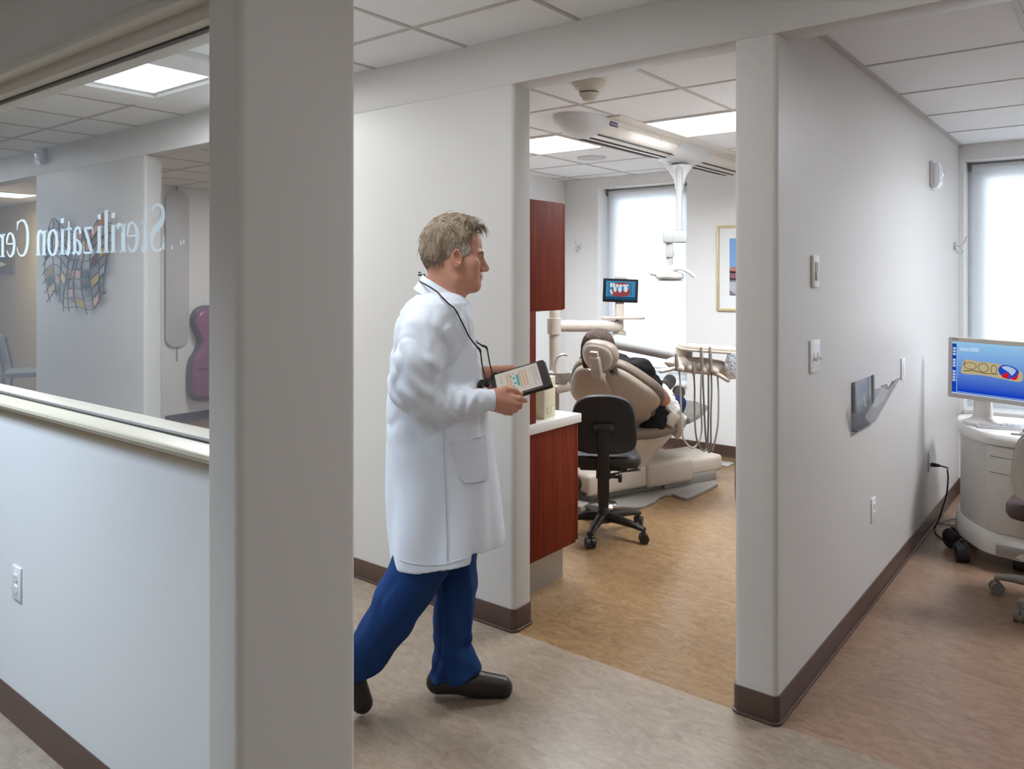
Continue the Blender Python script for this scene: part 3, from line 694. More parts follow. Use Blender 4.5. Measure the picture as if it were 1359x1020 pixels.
for i in range(6):
    a = R(90*i/5); f = math.cos(a); rings.append([Vector((x*max(f, .05)*1.02, 1.2+.06*math.sin(a), z*max(f, .3)*1.02)) for x, z in prof])
cp.loft(rings); cp.build('end_cap', track_m, t, 60)
sl = MB()
for x, z in ((.085, -.1005), (.03, -.1145), (-.03, -.1145), (-.085, -.1005)): sl.box((x-.005, -.99, z-.004), (x+.005, 1.19, z+.004))
sl.build('slots', mat('slot_dark', (0.02, 0.02, 0.02, 1), 0.6), trk)
sm = MB(); sm.box((.1495, -1.0, -.04), (.1508, 1.2, -.0385)); sm.box((.149, -.3, -.06), (.1505, -.298, 0)); sm.box((.149, .4, -.06), (.1505, .402, 0)); sm.build('seams', mat('seam', (0.3, 0.28, 0.25, 1), 0.6), trk)
lb = MB().box((.1465, -.955, -.05), (.1512, -.87, -.02), .001); lb.build('badge', mat('badge_navy', rgb(60, 62, 105), 0.4), trk)
lb = MB()
for i in range(6): lb.box((.1512, -.948+.0125*i, -.04), (.1516, -.941+.0125*i, -.03))
lb.build('badge_lettering', mat('badge_ink', rgb(190, 190, 205), 0.4), trk)
cr = MB().lathe([(0, -.32), (.028, -.32), (.03, -.30), (.038, -.25), (.06, -.205), (.085, -.17), (.10, -.15), (.0, -.12)], 24, Matrix.Translation((0.02, .23, 0)))
rings = []
for y, f, dz in ((-.02, 1.03, .0), (.12, 1.06, -.012), (.34, 1.06, -.012), (.48, 1.03, .0)): rings.append([Vector((x*f, y, z*f+dz)) for x, z in prof])
cr.loft(rings); cr.build('carriage', lamp_w, t, 50)
L = loc_of(t); P = lambda u, v, d=5.62: L(W(u, v, d))
p0 = P(902, 240); p1 = P(901.5, 306)
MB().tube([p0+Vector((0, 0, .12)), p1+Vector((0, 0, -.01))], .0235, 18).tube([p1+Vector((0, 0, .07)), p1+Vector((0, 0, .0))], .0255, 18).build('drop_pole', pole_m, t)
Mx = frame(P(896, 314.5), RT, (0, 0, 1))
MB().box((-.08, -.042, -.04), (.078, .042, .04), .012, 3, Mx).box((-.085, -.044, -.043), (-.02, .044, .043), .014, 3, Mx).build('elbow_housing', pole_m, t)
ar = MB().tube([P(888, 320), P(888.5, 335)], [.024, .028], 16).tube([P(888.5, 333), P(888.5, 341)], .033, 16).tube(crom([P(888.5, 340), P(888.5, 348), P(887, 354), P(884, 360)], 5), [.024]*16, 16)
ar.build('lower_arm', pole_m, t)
v = Vol((-.2, -.16, -.12), (.2, .16, .12), .005)
v.ell((0, 0, 0), (.10, .12, .045)).ell((-.02, 0, .025), (.07, .06, .04)).cap((-.13, 0, .02), (-.05, 0, .02), .016, .02).cap((.0, .03, .05), (.02, -.03, .05), .03, .03)
v.op(lambda X, Y, Z: Z+.028+.0*X+.0*Y, k=.01, mode='sub')
hc = P(889, 366.5)
V_, F_ = v.mesh(); V_ = V_ @ np.array(Matrix.Rotation(R(38), 3, 'Z')).T + np.array(hc)
np_obj('lamp_head', [(V_, F_)], [white_m], t)
Mh = Matrix.Translation(hc) @ Matrix.Rotation(R(38), 4, 'Z')
MB().prism(rrect(-.085, .085, -.1, .1, .06), -.034, -.028, 'z', M=Mh).build('lamp_glass', mat('lamp_glass', (0.22, 0.21, 0.2, 1), 0.15), t)
MB().tube(crom([Mh @ Vector(q) for q in ((-.01, -.06, .045), (.05, -.09, .055), (.11, -.10, .03), (.155, -.10, -.002))], 5), [.01]*16, 10, flat=1.3).build('handle', mat('handle_grey', (0.55, 0.53, 0.5, 1), 0.35), t)
MB().tube(crom([Mh @ Vector(q) for q in ((-.05, .06, .03), (-.11, .07, .035), (-.15, .07, .03))], 5), [.01]*11, 10).build('handle', mat('handle_grey', (0.55, 0.53, 0.5, 1), 0.35), t)
# smoke detector, speaker
t = thing('smoke_detector', atZ(782, 109, RCEIL), 0, 'cream smoke detector on the ceiling just inside the doorway', 'smoke detector')
MB().lathe([(0, 0), (.085, 0), (.085, -.008), (.074, -.018), (.070, -.03), (.055, -.036), (.05, -.05), (0, -.05)], 28).build('base', cream_m, t)
MB().lathe([(0, -.045), (.046, -.048), (.046, -.058), (0, -.058)], 24).build('sensor_slots', black_m, t)
MB().lathe([(0, -.056), (.05, -.056), (.047, -.066), (.036, -.078), (.03, -.09), (.012, -.094), (0, -.094)], 24).build('sensor_cap', cream_m, t)
t = thing('ceiling_speaker', atZ(785, 209, RCEIL), 0, 'flat round white grille in the ceiling left of the light track', 'ceiling speaker')
MB().lathe([(0, 0), (.115, 0), (.115, -.006), (.10, -.01), (0, -.01)], 32).build('rim', white_m, t)
g = MB()
for r in (.03, .055, .08): g.lathe([(r, -.0095), (r+.014, -.0095), (r+.014, -.012), (r, -.012), (r, -.0095)], 32, caps=False)
g.build('grille', mat('grille_grey', (0.66, 0.68, 0.72, 1), 0.5), t)
# picture on the back wall
pc = atY(952, 300, YBK); pz0, pz1 = 1.256, 1.99; pw = 0.60
t = thing('framed_picture', (pc.x+pw/2, YBK, (pz0+pz1)/2), 0, 'gold framed desert landscape print with wide white mat', 'picture'); hh = (pz1-pz0)/2
fr = MB(); gold = mat('gold_frame', rgb(206, 190, 146), 0.4, 0.25)
for lo, hi in (((-pw/2, -.025, -hh), (-pw/2+.022, 0, hh)), ((pw/2-.022, -.025, -hh), (pw/2, 0, hh)), ((-pw/2+.02, -.025, hh-.022), (pw/2-.02, 0, hh)), ((-pw/2+.02, -.025, -hh), (pw/2-.02, 0, -hh+.022))): fr.box(lo, hi, .005)
fr.build('frame', gold, t)
MB().box((-pw/2+.02, -.01, -hh+.02), (pw/2-.02, -.004, hh-.02)).build('mat_board', mat('mat_board', (0.78, 0.79, 0.8, 1), 0.7), t)
ax0, ax1, az0, az1 = -pw/2+.115, pw/2-.115, -.235, .255
ay = -.0112
def strip(mb, pts): mb.prism(pts, ay-.0006, ay, 'y')
h = az1-az0; w_ = ax1-ax0
f = lambda x, z: (ax0+w_*x, az0+h*z)
MB().box((ax0, ay-.0003, az0+h*.45), (ax1, ay+.001, az1)).build('sky_print', emis_grad('print_sky', rgb(196, 200, 210), rgb(92, 146, 206), 2, -.02, .25, 0.0) if False else mat('print_sky', rgb(120, 164, 212), 0.7, var=.12, scale=5), t)
m_ = MB(); strip(m_, [f(0, .40), f(1, .36), f(1, .50), f(.8, .47), f(.6, .52), f(.35, .49), f(.15, .51), f(0, .48)]); m_.build('mesa_print', mat('print_mesa', rgb(176, 120, 108), 0.7, var=.15, scale=30), t)
m_ = MB(); strip(m_, [f(0, .28), f(1, .28), f(1, .41), f(.5, .39), f(0, .43)]); m_.build('plain_print', mat('print_plain', rgb(132, 96, 104), 0.7, var=.15, scale=30), t)
m_ = MB(); strip(m_, [f(0, 0), f(1, 0), f(1, .30), f(0, .30)]); m_.build('field_print', mat('print_field', rgb(122, 116, 128), 0.7, var=.2, scale=26), t)
m_ = MB(); m_.prism([f(.0, .24), f(.15, .24), f(.45, .0), f(.2, .0), f(.0, .10)], ay-.0012, ay-.0006, 'y'); m_.build('road_print', mat('print_road', rgb(178, 180, 188), 0.7), t)
# coat hooks
def hook(p, n, label, sc=1.0):
    t = thing('coat_hook', p, 0, label, 'hook'); n = Vector(n); s = Vector((-n.y, n.x, 0))
    MB().box(Vector((-.012, -.012, -.035))+n*.0, Vector((.012, .012, .02)), .003).build('wall_plate', chrome_m, t)
    pts = crom([Vector((0, 0, .0))+n*.005, n*.03+Vector((0, 0, -.01)), n*.06+Vector((0, 0, .01)), n*.075+Vector((0, 0, .05))], 6)
    pts2 = crom([n*.005+Vector((0, 0, -.01)), n*.022+Vector((0, 0, -.055)), n*.045+Vector((0, 0, -.06)), n*.055+Vector((0, 0, -.035))], 6)
    MB().tube(pts, .005).tube(pts2, .005).ell(pts[-1], (.008, .008, .008)).ell(pts2[-1], (.007, .007, .007)).build('hook', chrome_m, t)
hook(atY(769, 326, YBK), (0, -1, 0), 'small metal coat hook on the back wall beside the wall cabinet')
# ---- delivery unit: post, arms, monitor, tray and hoses
D0 = 5.5
pb = W(735.5, 500, D0); pb.z = 0
t = thing('delivery_unit', pb, 0, 'dental delivery unit with pale arms, tray and hanging hoses beside the chair', 'dental unit'); L = loc_of(t); P = lambda u, v, d: L(W(u, v, d))
MB().tube([(0, 0, .0), (0, 0, 1.30)], .036, 20).lathe([(0, 1.3), (.036, 1.3), (.034, 1.315), (0, 1.32)], 20).lathe([(0, 0), (.12, 0), (.12, .015), (.06, .03), (.04, .06), (0, .06)], 24).build('post', beigel_m, t)
MB().tube([P(737, 432.5, D0), P(823, 432.5, 5.85)], .041, 18).lathe([(0, -.055), (.05, -.055), (.05, .055), (0, .055)], 20, Matrix.Translation(P(735.5, 432.5, D0))).build('swing_arm', beigel_m, t)
MB().tube([P(822, 403, 5.85), P(822, 442, 5.85)], [.034, .03], 18).build('monitor_pole', beigel_m, t)
Mx = frame(P(826, 421.5, 5.83), RT, FW)
MB().prism(rrect(-.155, .16, -.07, .07, .03), -.01, .008, 'z', bev=.004, M=Mx).build('instrument_shelf', beige_m, t)
a0, a1 = P(790, 448, 5.95), P(905, 471, 5.3)
sp = MB(); dv = (a1-a0).normalized()
sp.tube([a0, a0+dv*.05, a1-dv*.06, a1], [.05, .056, .05, .05], 18); sp.build('spring_arm', white_m, t)
MB().lathe([(0, -.055), (.045, -.055), (.056, -.04), (.056, .05), (.03, .065), (0, .068)], 20, Matrix.Translation(P(908, 470, 5.28))).build('arm_joint', beigel_m, t)
MB().tube([P(822, 440, 5.85), P(822, 455, 5.87)], .05, 18).build('arm_hub', beigel_m, t)
# control head
v = Vol((-.32, -.16, -.1), (.32, .16, .1), .006)
v.ell((0, 0, 0), (.235, .10, .05)).cap((-.16, 0, -.01), (.17, 0, -.025), .045, .04).cap((.14, 0, -.02), (.20, 0, -.03), .045, .035)
for x in (-.15, -.075, 0.0, .075): v.cap((x, -.085, -.02), (x+.012, -.10, -.025), .024, .022, .008)
V_, F_ = v.mesh(); Mc = frame(P(928, 484, 5.2), RT+Vector((0, 0, -.08)), FW)
V_ = V_ @ np.array(Mc.to_3x3()).T+np.array(Mc.translation)
hd = np_obj('control_head', [(V_, F_)], [beigel_m], t)
tm = frame(P(941, 461, 5.2), RT+Vector((0, 0, -.07)), FW)
tr = MB().prism(rrect(-.20, .20, -.13, .13, .05), -.026, -.008, 'z', bev=.008, M=tm); tr.prism(rrect(-.19, .19, -.12, .12, .05), -.012, .004, 'z', bev=.003, M=tm)
tr.build('tray_table', beige_m, t)
MB().prism(rrect(-.175, .175, -.105, .105, .04), .003, .012, 'z', bev=.004, M=tm).build('tray_mat', mat('tray_white', (0.6, 0.6, 0.585, 1), 0.25), t)
MB().tube(crom([P(968, 466, 5.2), P(974, 472, 5.2), P(972, 482, 5.2), P(962, 488, 5.2)], 5), [.018]*16, 12).build('tray_arm', beigel_m, t)
for a, b in (((876, 492.5), (900, 488)), ((950, 495), (967, 505))):
    q, r = P(*a, 5.1), P(*b, 5.1); d = (r-q).normalized()
    MB().tube([q-d*.006, q, r, r+d*.006], [.012, .02, .02, .012], 12, flat=.7).build('handle', beigel_m, t)
hm = frame(P(972.5, 485, 5.08), RT-FW*0.35, (0, 0, 1))
MB().prism([(x*.98, z) for x, z in closed_smooth([(-.052, 0), (-.035, .07), (0, .088), (.035, .07), (.052, 0), (.035, -.07), (0, -.088), (-.035, -.07)], 4)], -.012, .012, 'z', bev=.006, M=hm).build('control_panel', mat('crinkled_foil', (0.72, 0.77, 0.82, 1), 0.12, 0.75, bump=0.9, bscale=40), t)
S = lambda x, y: (860+x/4.857, 430+y/4.857)
hz = [[(180, 200), (200, 290), (210, 450), (215, 620), (230, 740), (280, 795), (322, 770), (345, 690), (345, 600), (340, 480), (345, 300)],
      [(290, 260), (300, 400), (300, 560), (310, 720), (340, 800), (368, 815), (378, 790), (370, 700), (360, 500), (352, 300)],
      [(405, 250), (410, 420), (405, 600), (405, 780), (394, 826), (386, 780), (388, 650), (390, 500), (390, 320)],
      [(448, 330), (455, 480), (450, 650), (430, 760), (415, 815)]]
hp = [((180, 190), (186, 300)), ((290, 240), (296, 330)), ((342, 150), (348, 300)), ((398, 145), (406, 300))]
hosel = mat('pale_hose', (0.33, 0.30, 0.265, 1), 0.4)
for i, pl in enumerate(hz):
    pts = [P(*S(*q), 5.08+.02*math.sin(j*1.1+i)+.012*i) for j, q in enumerate(pl)]
    a, b = hp[i]; q, r = P(*S(*a), 5.06), P(*S(*b), 5.07)
    o = MB().tube([q, q.lerp(r, .3), q.lerp(r, .7), r], [.007, .011, .012, .009], 12).build('handpiece', mat('handpiece_metal', (0.36, 0.34, 0.32, 1), 0.3, 0.7), t)
    cv = crom(pts, 7); MB().tube(cv, [.0062]*len(cv), 8).build('hose', hosel if i in (0, 3) else dgrey_m, o)
# water spout and cup holder by the post
sp = MB(); pts = crom([P(738, 497, 5.35), P(736, 485, 5.35), P(740, 474, 5.35), P(748, 470.5, 5.35), P(753, 472, 5.35)], 6); sp.tube(pts, [.008]*len(pts), 10)
sp.build('water_spout', mat('spout_grey', (0.5, 0.49, 0.46, 1), 0.25, 0.5), t)
MB().lathe([(0, -.09), (.05, -.07), (.075, -.03), (.085, .0), (.09, .02), (.082, .02), (.06, -.03), (0, -.06)], 24, Matrix.Translation(P(742, 497, 5.4))).build('spittoon_bowl', white_m, t)
MB().box(P(735, 520, 5.4)-Vector((.09, .09, .0)), P(735, 512, 5.4)+Vector((.09, .09, .02)), .02).build('unit_body', cream_m, t)
# ---- small screen on the pole
Mm = frame(W(823.5, 385.5, 5.82), RT*0.97+FW*(-0.10)+Vector((0, 0, -.035)), (0, 0, 1))
t = thing('monitor', Mm.translation, 0, 'small black screen showing teeth, mounted above the dental chair', 'monitor'); Ml = Matrix.Translation(-Vector(Mm.translation)) @ Mm
MB().prism(rrect(-.13, .13, -.088, .088, .008), -.035, .0, 'z', bev=.004, M=Ml).build('housing', mat('screen_black', (0.008, 0.008, 0.009, 1), 0.25), t)
sc = MB().box((-.108, -.066, .0), (.108, .070, .0012), 0, 1, Ml).build('screen', emis('screen_blue', rgb(70, 150, 200), 0.75), t)
pk = MB(); pk.prism(closed_smooth([(-.078, .045), (-.02, .06), (.06, .055), (.055, .035), (.0, .03), (-.07, .025)], 4), .0013, .0018, 'z', M=Ml); pk.prism(closed_smooth([(-.075, .01), (-.04, .005), (.03, -.002), (.066, .018), (.07, -.015), (.05, -.04), (-.02, -.045), (-.065, -.036)], 4), .0013, .0018, 'z', M=Ml)
pk.build('gums_image', emis('screen_red', rgb(168, 84, 88), 0.7), sc)
pk = MB()
for x, z, a, b in ((-.07, .04, .009, .018), (-.05, .038, .01, .018), (-.025, .036, .011, .013), (.0, .035, .012, .013), (.028, .038, .013, .01), (.048, .04, .011, .008), (-.04, .008, .011, .02), (-.005, .008, .013, .022), (.038, .012, .015, .022), (-.07, -.005, .008, .013), (-.062, -.02, .007, .01)):
    pk.prism([(x+a*math.cos(R(30*k)), z+b*math.sin(R(30*k))) for k in range(12)], .0018, .0023, 'z', M=Ml)
pk.build('teeth_image', emis('screen_white', rgb(222, 232, 240), 0.85), sc)
pk = MB(); pk.box((-.108, -.066, .0013), (.108, -.045, .0018), 0, 1, Ml); pk.box((.076, -.04, .0013), (.08, .06, .0018), 0, 1, Ml); pk.box((-.086, -.04, .0013), (-.082, .06, .0018), 0, 1, Ml); pk.build('toolbar_image', emis('screen_teal', rgb(34, 92, 132), 0.7), sc)
MB().prism(rrect(-.05, .05, .07, .103, .012), -.045, -.02, 'z', bev=.004, M=Ml).build('rear_handle', grey_m, t)
MB().box((-.035, -.115, -.07), (.03, -.07, -.02), .008, 2, Ml).build('neck_bracket', beigel_m, t)
# ---- dental chair
CH = (-2.80, 5.0, 0); CRZ = R(5)
t = thing('dental_chair', CH, CRZ, 'beige dental treatment chair with the patient lying in it', 'dental chair'); L = loc_of(t); chair = t
P = lambda u, v, d: L(W(u, v, d))
Mb = Matrix.Translation(L((-2.866, 5.0, 0))) @ Matrix.Rotation(R(-20.7)-CRZ, 4, 'Z')
fl = [L(atZ(u, v, 0.0)) for u, v in ((815, 676), (822, 675.5), (847, 676), (866, 670), (878, 661), (891, 658.5), (906, 663.5), (917, 662.5), (949, 647), (951, 643), (932, 634))]
pl = [(p.x, p.y) for p in fl]+[(-.10, .85), (-.36, .5), (-.42, -.1), (-.36, -.6)]
MB().prism(closed_smooth(pl, 3), 0, .022, 'z', bev=.006).build('floor_plate', grey_m, t)
bb = MB(); bb.box((-.24, -.52, .075), (.245, .0, .225), .03, 3, Mb); bb.build('base_cover', beigel_m, t)
bb = MB(); bb.box((-.235, .004, .055), (.24, .45, .235), .035, 3, Mb); bb.build('base_cover', beigel_m, t)
bb = MB(); bb.box((-.185, .454, .075), (.19, .80, .2), .03, 3, Mb); bb.build('base_cover', beigel_m, t)
bb = MB(); bb.box((-.16, -.45, .02), (.17, .75, .085), .01, 2, Mb); bb.box((.02, .2, .02), (.2, .72, .09), .01, 2, Mb); bb.build('base_frame', grey_m, t)
mb = MB(); mb.tube([Mb @ Vector((.12, -.53, .15)), Mb @ Vector((.12, -.50, .15))], .05, 18).box((.14, -.535, .085), (.22, -.5, .105), .004, 2, Mb).build('base_switch', black_m, t)
fc = L(atZ(806, 672, 0.0))
MB().lathe([(0, 0), (.075, 0), (.075, .012), (.06, .03), (0, .035)], 24, Matrix.Translation(fc)).build('foot_control', chrome_m, t)
fp = L(atZ(768, 676, 0.0))
MB().box(fp+Vector((-.07, -.06, 0)), fp+Vector((.05, .06, .045)), .012).build('foot_pedal', grey_m, t)
cv = crom([fc+Vector((.07, .02, .01)), L(atZ(838, 671, .01)), L(atZ(862, 664, .01)), L(atZ(871, 655, .012)), L(atZ(864, 648, .03)), L(atZ(850, 648, .05))], 6)
MB().tube(cv, [.007]*len(cv), 8).build('foot_control_hose', mat('hose_grey', (0.42, 0.4, 0.37, 1), 0.4), t)
# lifting pan and seat
def oval(hx, hy, cy, z, n=28, p=2.6):
    out = []
    for i in range(n):
        a = 2*math.pi*i/n; c, s = math.cos(a), math.sin(a)
        out.append(Vector((hx*math.copysign(abs(c)**(2/p), c), cy+hy*math.copysign(abs(s)**(2/p), s), z)))
    return out
MB().loft([oval(.13, .16, -.06, .20), oval(.15, .2, -.04, .27), oval(.19, .28, .03, .34), oval(.235, .35, .08, .405), oval(.255, .38, .12, .43)]).build('seat_shell', beigel_m, t, 50)
st = MB().loft([oval(.26, .385, .12, .428), oval(.285, .41, .13, .44), oval(.29, .415, .13, .475), oval(.27, .40, .13, .50), oval(.1, .2, .13, .49)]); st.build('seat_cushion', taupe_m, t, 60)
lg = MB(); rg = []
for y, hx, z in ((.48, .25, .455), (.7, .24, .455), (.9, .22, .46), (1.08, .18, .465), (1.14, .1, .465)):
    rg.append([Vector((hx*math.copysign(abs(math.cos(a))**.6, math.cos(a)), y, z+.04*math.copysign(abs(math.sin(a))**.7, math.sin(a)))) for a in [2*math.pi*i/20 for i in range(20)]])
lg.loft(rg); lg.build('leg_rest', mat('clear_cover', (0.17, 0.15, 0.13, 1), 0.25, var=.35, scale=40, bump=.8, bscale=60), t, 60)
# backrest
B0 = Vector((-.05, -.03, .46)); U = Vector((0, -.66, .751)).normalized(); X_ = Vector((1, 0, 0)); N = U.cross(X_) * -1
if N.y > 0: N = -N
half = [(.0, -.02), (.17, -.02), (.215, .08), (.24, .17), (.28, .22), (.33, .27), (.34, .33), (.315, .41), (.255, .51), (.195, .59), (.14, .635), (.08, .65), (.0, .645)]
full = half+[(-x, r) for x, r in half[::-1][1:-1]]
ol = closed_smooth(full, 4); rc = .36
def bk(x, r, f, n, wrap=.35): 
    x, r = x*f, rc+(r-rc)*f
    return B0+X_*x+U*r+N*(n-wrap*x*x)
MB().loft([[bk(x, r, f, n) for x, r in ol] for f, n in ((1.0, -.005), (1.0, .012), (.985, .028), (.94, .042), (.8, .056), (.5, .066), (.2, .068))]).build('back_shell', beige_m, t, 60)
MB().loft([[bk(x, r, f, n) for x, r in ol] for f, n in ((1.02, .002), (1.06, -.012), (1.07, -.035), (1.05, -.06), (.97, -.078), (.7, -.07), (.3, -.06))]).build('back_cushion', taupe_m, t, 60)
sp = []
for r, w, n in ((.08, .10, .055), (.1, .098, .082), (.3, .085, .088), (.5, .07, .085), (.63, .062, .078), (.665, .058, .06)):
    sp.append([B0+U*r+X_*(w*c)+N*(n if abs(c) < .9 else n-.03) for c in (-1, -.82, -.4, .4, .82, 1)]+[B0+U*r+X_*w+N*.03, B0+U*r-X_*w+N*.03])
MB().loft(sp).build('back_spine', beige_m, t, 50)
# headrest
hc = P(794, 474, 5.02); Uh = Vector((0, -.30, .954)).normalized(); Nh = Uh.cross(X_)*-1
if Nh.y > 0: Nh = -Nh
hol = closed_smooth([(0, -.105), (.06, -.092), (.105, -.045), (.118, .02), (.095, .075), (.05, .098), (0, .102), (-.05, .098), (-.095, .075), (-.118, .02), (-.105, -.045), (-.06, -.092)], 4)
tl = R(-8)
def hk(x, z, f, n): 
    x, z = (x*math.cos(tl)-z*math.sin(tl))*f, (x*math.sin(tl)+z*math.cos(tl))*f
    return hc+X_*x+Uh*z+Nh*(n-.9*x*x)
MB().loft([[hk(x, z, f, n) for x, z in hol] for f, n in ((.9, .0), (.9, .012), (.86, .024), (.7, .03), (.3, .032))]).build('headrest_shell', beigel_m, t, 60)
MB().loft([[hk(x, z, f, n) for x, z in hol] for f, n in ((.84, .012), (.9, .016), (1.0, .005), (1.03, -.02), (.99, -.05), (.8, -.058), (.4, -.045))]).build('headrest_cushion', mat('taupe_light', (0.27, 0.215, 0.17, 1), 0.42), t, 60)
Mh = frame(hc+Nh*.045+Uh*-.03, X_, Uh)
br = MB().box((-.036, -.085, -.02), (.036, .055, .02), .012, 3, Mh).box((-.03, .05, -.016), (.026, .088, .01), .006, 2, Mh); br.build('headrest_bracket', beigel_m, t)
n0 = hc+Nh*.05+Uh*-.09
MB().box((-.02, -.06, -.012), (.02, .02, .012), .004, 2, frame(n0, X_, U)).build('headrest_post', steel_m, t)
# armrests: padded hooks
for s in (1, -1):
    pts = [(.295, .06, .50), (.30, .09, .535), (.305, .14, .548), (.31, .19, .535), (.312, .215, .49), (.305, .225, .44), (.28, .22, .41)]
    cv = crom([Vector((s*(x-.03), y-.06, z-.005)) for x, y, z in pts], 6); n = len(cv)
    MB().tube([cv[0]-(cv[1]-cv[0])]+cv+[cv[-1]+(cv[-1]-cv[-2])], [.02]+[.037]*n+[.02], 14, flat=1.15).build('armrest', beige_m, t, 60)
t = thing('floor_outlet_plate', atZ(952, 614, 0), R(0), 'small white plate on the floor at the back wall', 'plate')
MB().box((-.16, -.07, 0), (.12, .07, .008), .003).build('plate', white_m, t)
cv = crom([atZ(978, 604, .09), atZ(976.5, 612, .006), atZ(976, 640, .006), atZ(977, 660, .006), atZ(980, 675, .006), atZ(990, 690, .006)], 6)
tag(MB().tube(cv, [.005]*len(cv), 8).build('floor_cable', black_m), 'thin dark cable on the floor at the partition inside the treatment room', 'cable')
# ================================================================ PARTITION FITTINGS
XP = BX1
plate_m = mat('plate_ivory', (0.70, 0.68, 0.64, 1), 0.35)
platew_m = mat('plate_white', (0.78, 0.78, 0.79, 1), 0.35)
def onpart(name, u, v, label, cat):
    p = atX(u, v, XP); return thing(name, p, 0, label, cat)
t = onpart('dimmer_switch', 1080, 360, 'ivory slide dimmer, the upper of two switches on the partition', 'light switch')
MB().box((0, -.036, -.062), (.011, .036, .062), .004).build('wall_plate', plate_m, t)
MB().box((.010, -.018, -.036), (.0135, .018, .036), .001).build('slide_track', mat('plate_shadow', (0.42, 0.40, 0.37, 1), 0.5), t)
MB().box((.011, -.016, -.034), (.018, -.002, .002), .002).build('slider', plate_m, t); MB().box((.011, .0, -.002), (.016, .015, .034), .002).build('slider', plate_m, t)
t = onpart('toggle_switch', 1080, 472, 'white double toggle light switch, the lower of two switches on the partition', 'light switch')
MB().box((0, -.058, -.063), (.008, .058, .063), .004).build('wall_plate', platew_m, t)
for y in (-.023, .023):
    MB().box((.007, y-.005, -.012), (.009, y+.005, .012), .001).build('slot', mat('plate_shadow', (0.42, 0.40, 0.37, 1), 0.5), t)
    MB().box((.008, y-.0042, -.016), (.024, y+.0042, -.004), .002).build('toggle', platew_m, t)
    for z in (-.042, .042): MB().tube([(.008, y, z), (.0092, y, z)], .003, 8).build('screw', plate_m, t)
t = onpart('blank_plate', 1197, 489, 'plain white cover plate on the partition beyond the file holder', 'wall plate')
MB().box((0, -.036, -.058), (.009, .036, .058), .004).build('plate', platew_m, t)
MB().box((.008, -.016, -.032), (.011, .016, .032), .002).build('switch_rocker', platew_m, t)
def outlet(t, plate):
    MB().box((0, -.036, -.058), (.007, .036, .058), .003).build('wall_plate', plate, t)
    for z in (-.02, .02):
        f = MB().prism(rrect(-.015, .015, z-.0145, z+.0145, .007), .006, .0095, 'x', bev=.001).build('receptacle', plate, t)
        for y in (-.006, .006): MB().box((.0093, y-.001, z-.002), (.0099, y+.001, z+.007)).build('slot', black_m, f)
outlet(onpart('wall_outlet', 1158, 676, 'white wall outlet low on the partition below the file holder', 'outlet'), platew_m)
to = onpart('wall_outlet', 1233, 612, 'ivory wall outlet with the black plug in it', 'outlet'); outlet(to, plate_m)
# power cord with plug
p0 = to.location
t = thing('power_cord', p0, 0, 'black power cord plugged into the wall outlet and trailing across the floor to the cart', 'power cord'); L = loc_of(t)
MB().box((.0102, -.013, -.030), (.034, .013, -.006), .004).tube([(.034, 0, -.017), (.062, 0, -.018)], [.012, .007], 10).build('plug', black_m, t)
S4 = lambda x, y: (1160+x/3.4, 560+y/3.4)
cv = [Vector((.062, 0, -.018)), Vector((.10, 0, -.025))]+[L(atX(*S4(x, y), XP+o)) for x, y, o in ((331, 215, .13), (334, 255, .135), (327, 325, .12), (305, 400, .09), (293, 436, .07))]
cv += [L(atZ(*S4(x, y), .006)) for x, y in ((276, 472), (275, 495), (300, 520), (335, 533), (400, 545))]
cv = crom(cv, 7); MB().tube(cv, [.0048]*len(cv), 8).build('cord', black_m, t)
t2 = thing('floor_cable', atZ(*S4(290, 455), 0), 0, 'dark looped cable on the floor beside the cart, under the power cord', 'cable'); L = loc_of(t2)
cv = crom([L(atZ(*S4(x, y), .007)) for x, y in ((375, 436), (345, 438), (312, 448), (292, 455), (318, 460), (350, 464), (385, 466))], 7)
MB().tube(cv, [.0045]*len(cv), 8).build('cable', dgrey_m, t2)
# file holder: clear smoked wall pocket
acr = glassmat('smoked_acrylic', (0.86, 0.88, 0.90, 1), 1.12, 0.22, (0.62, 0.64, 0.68, 1))
acrd = glassmat('smoked_edge', (0.42, 0.44, 0.47, 1), 1.2, 0.5, (0.20, 0.21, 0.24, 1))
y0, y1 = 3.62, 3.965; zt, zb = 1.085, 0.875
t = thing('file_holder', (XP, (y0+y1)/2, zb), 0, 'smoked clear plastic file pocket mounted on the partition', 'file holder'); hy = (y1-y0)/2; H = zt-zb
MB().box((.0005, -hy, 0), (.004, hy, H), .001).build('back_panel', acr, t)
ft = [(-hy, .0), (hy, .0)]
fx = lambda z: .018+.105*(z/H)
pf = closed_smooth([(-hy*.98, 0)], 1)
zz = lambda y: H*.985-.034*math.exp(-(y/.055)**2)
ys = [-hy+2*hy*i/24 for i in range(25)]
MB().loft([[Vector((fx(0), y, 0)) for y in ys]+[Vector((fx(0)+.004, y, 0)) for y in ys[::-1]], [Vector((fx(zz(y)), y, zz(y))) for y in ys]+[Vector((fx(zz(y))+.004, y, zz(y))) for y in ys[::-1]]]).build('front_panel', acr, t, 20)
MB().box((.001, -hy, -.003), (.024, hy, .003), .001).build('pocket_floor', acrd, t)
for s in (-1, 1):
    MB().prism([(.001, .0), (.02, .0), (fx(H*.95), H*.95), (fx(H*.95)-.03, H*.90), (.06, H*.5), (.02, H*.28), (.003, H*.3)], s*hy-.003, s*hy+.003, 'y').build('side_wing', acr, t)
    MB().box((.0045, s*(hy-.014)-.012, H*.36), (.016, s*(hy-.014)+.012, H+.004), .003).build('mounting_rail', mat('rail_grey', (0.26, 0.27, 0.3, 1), 0.4), t)
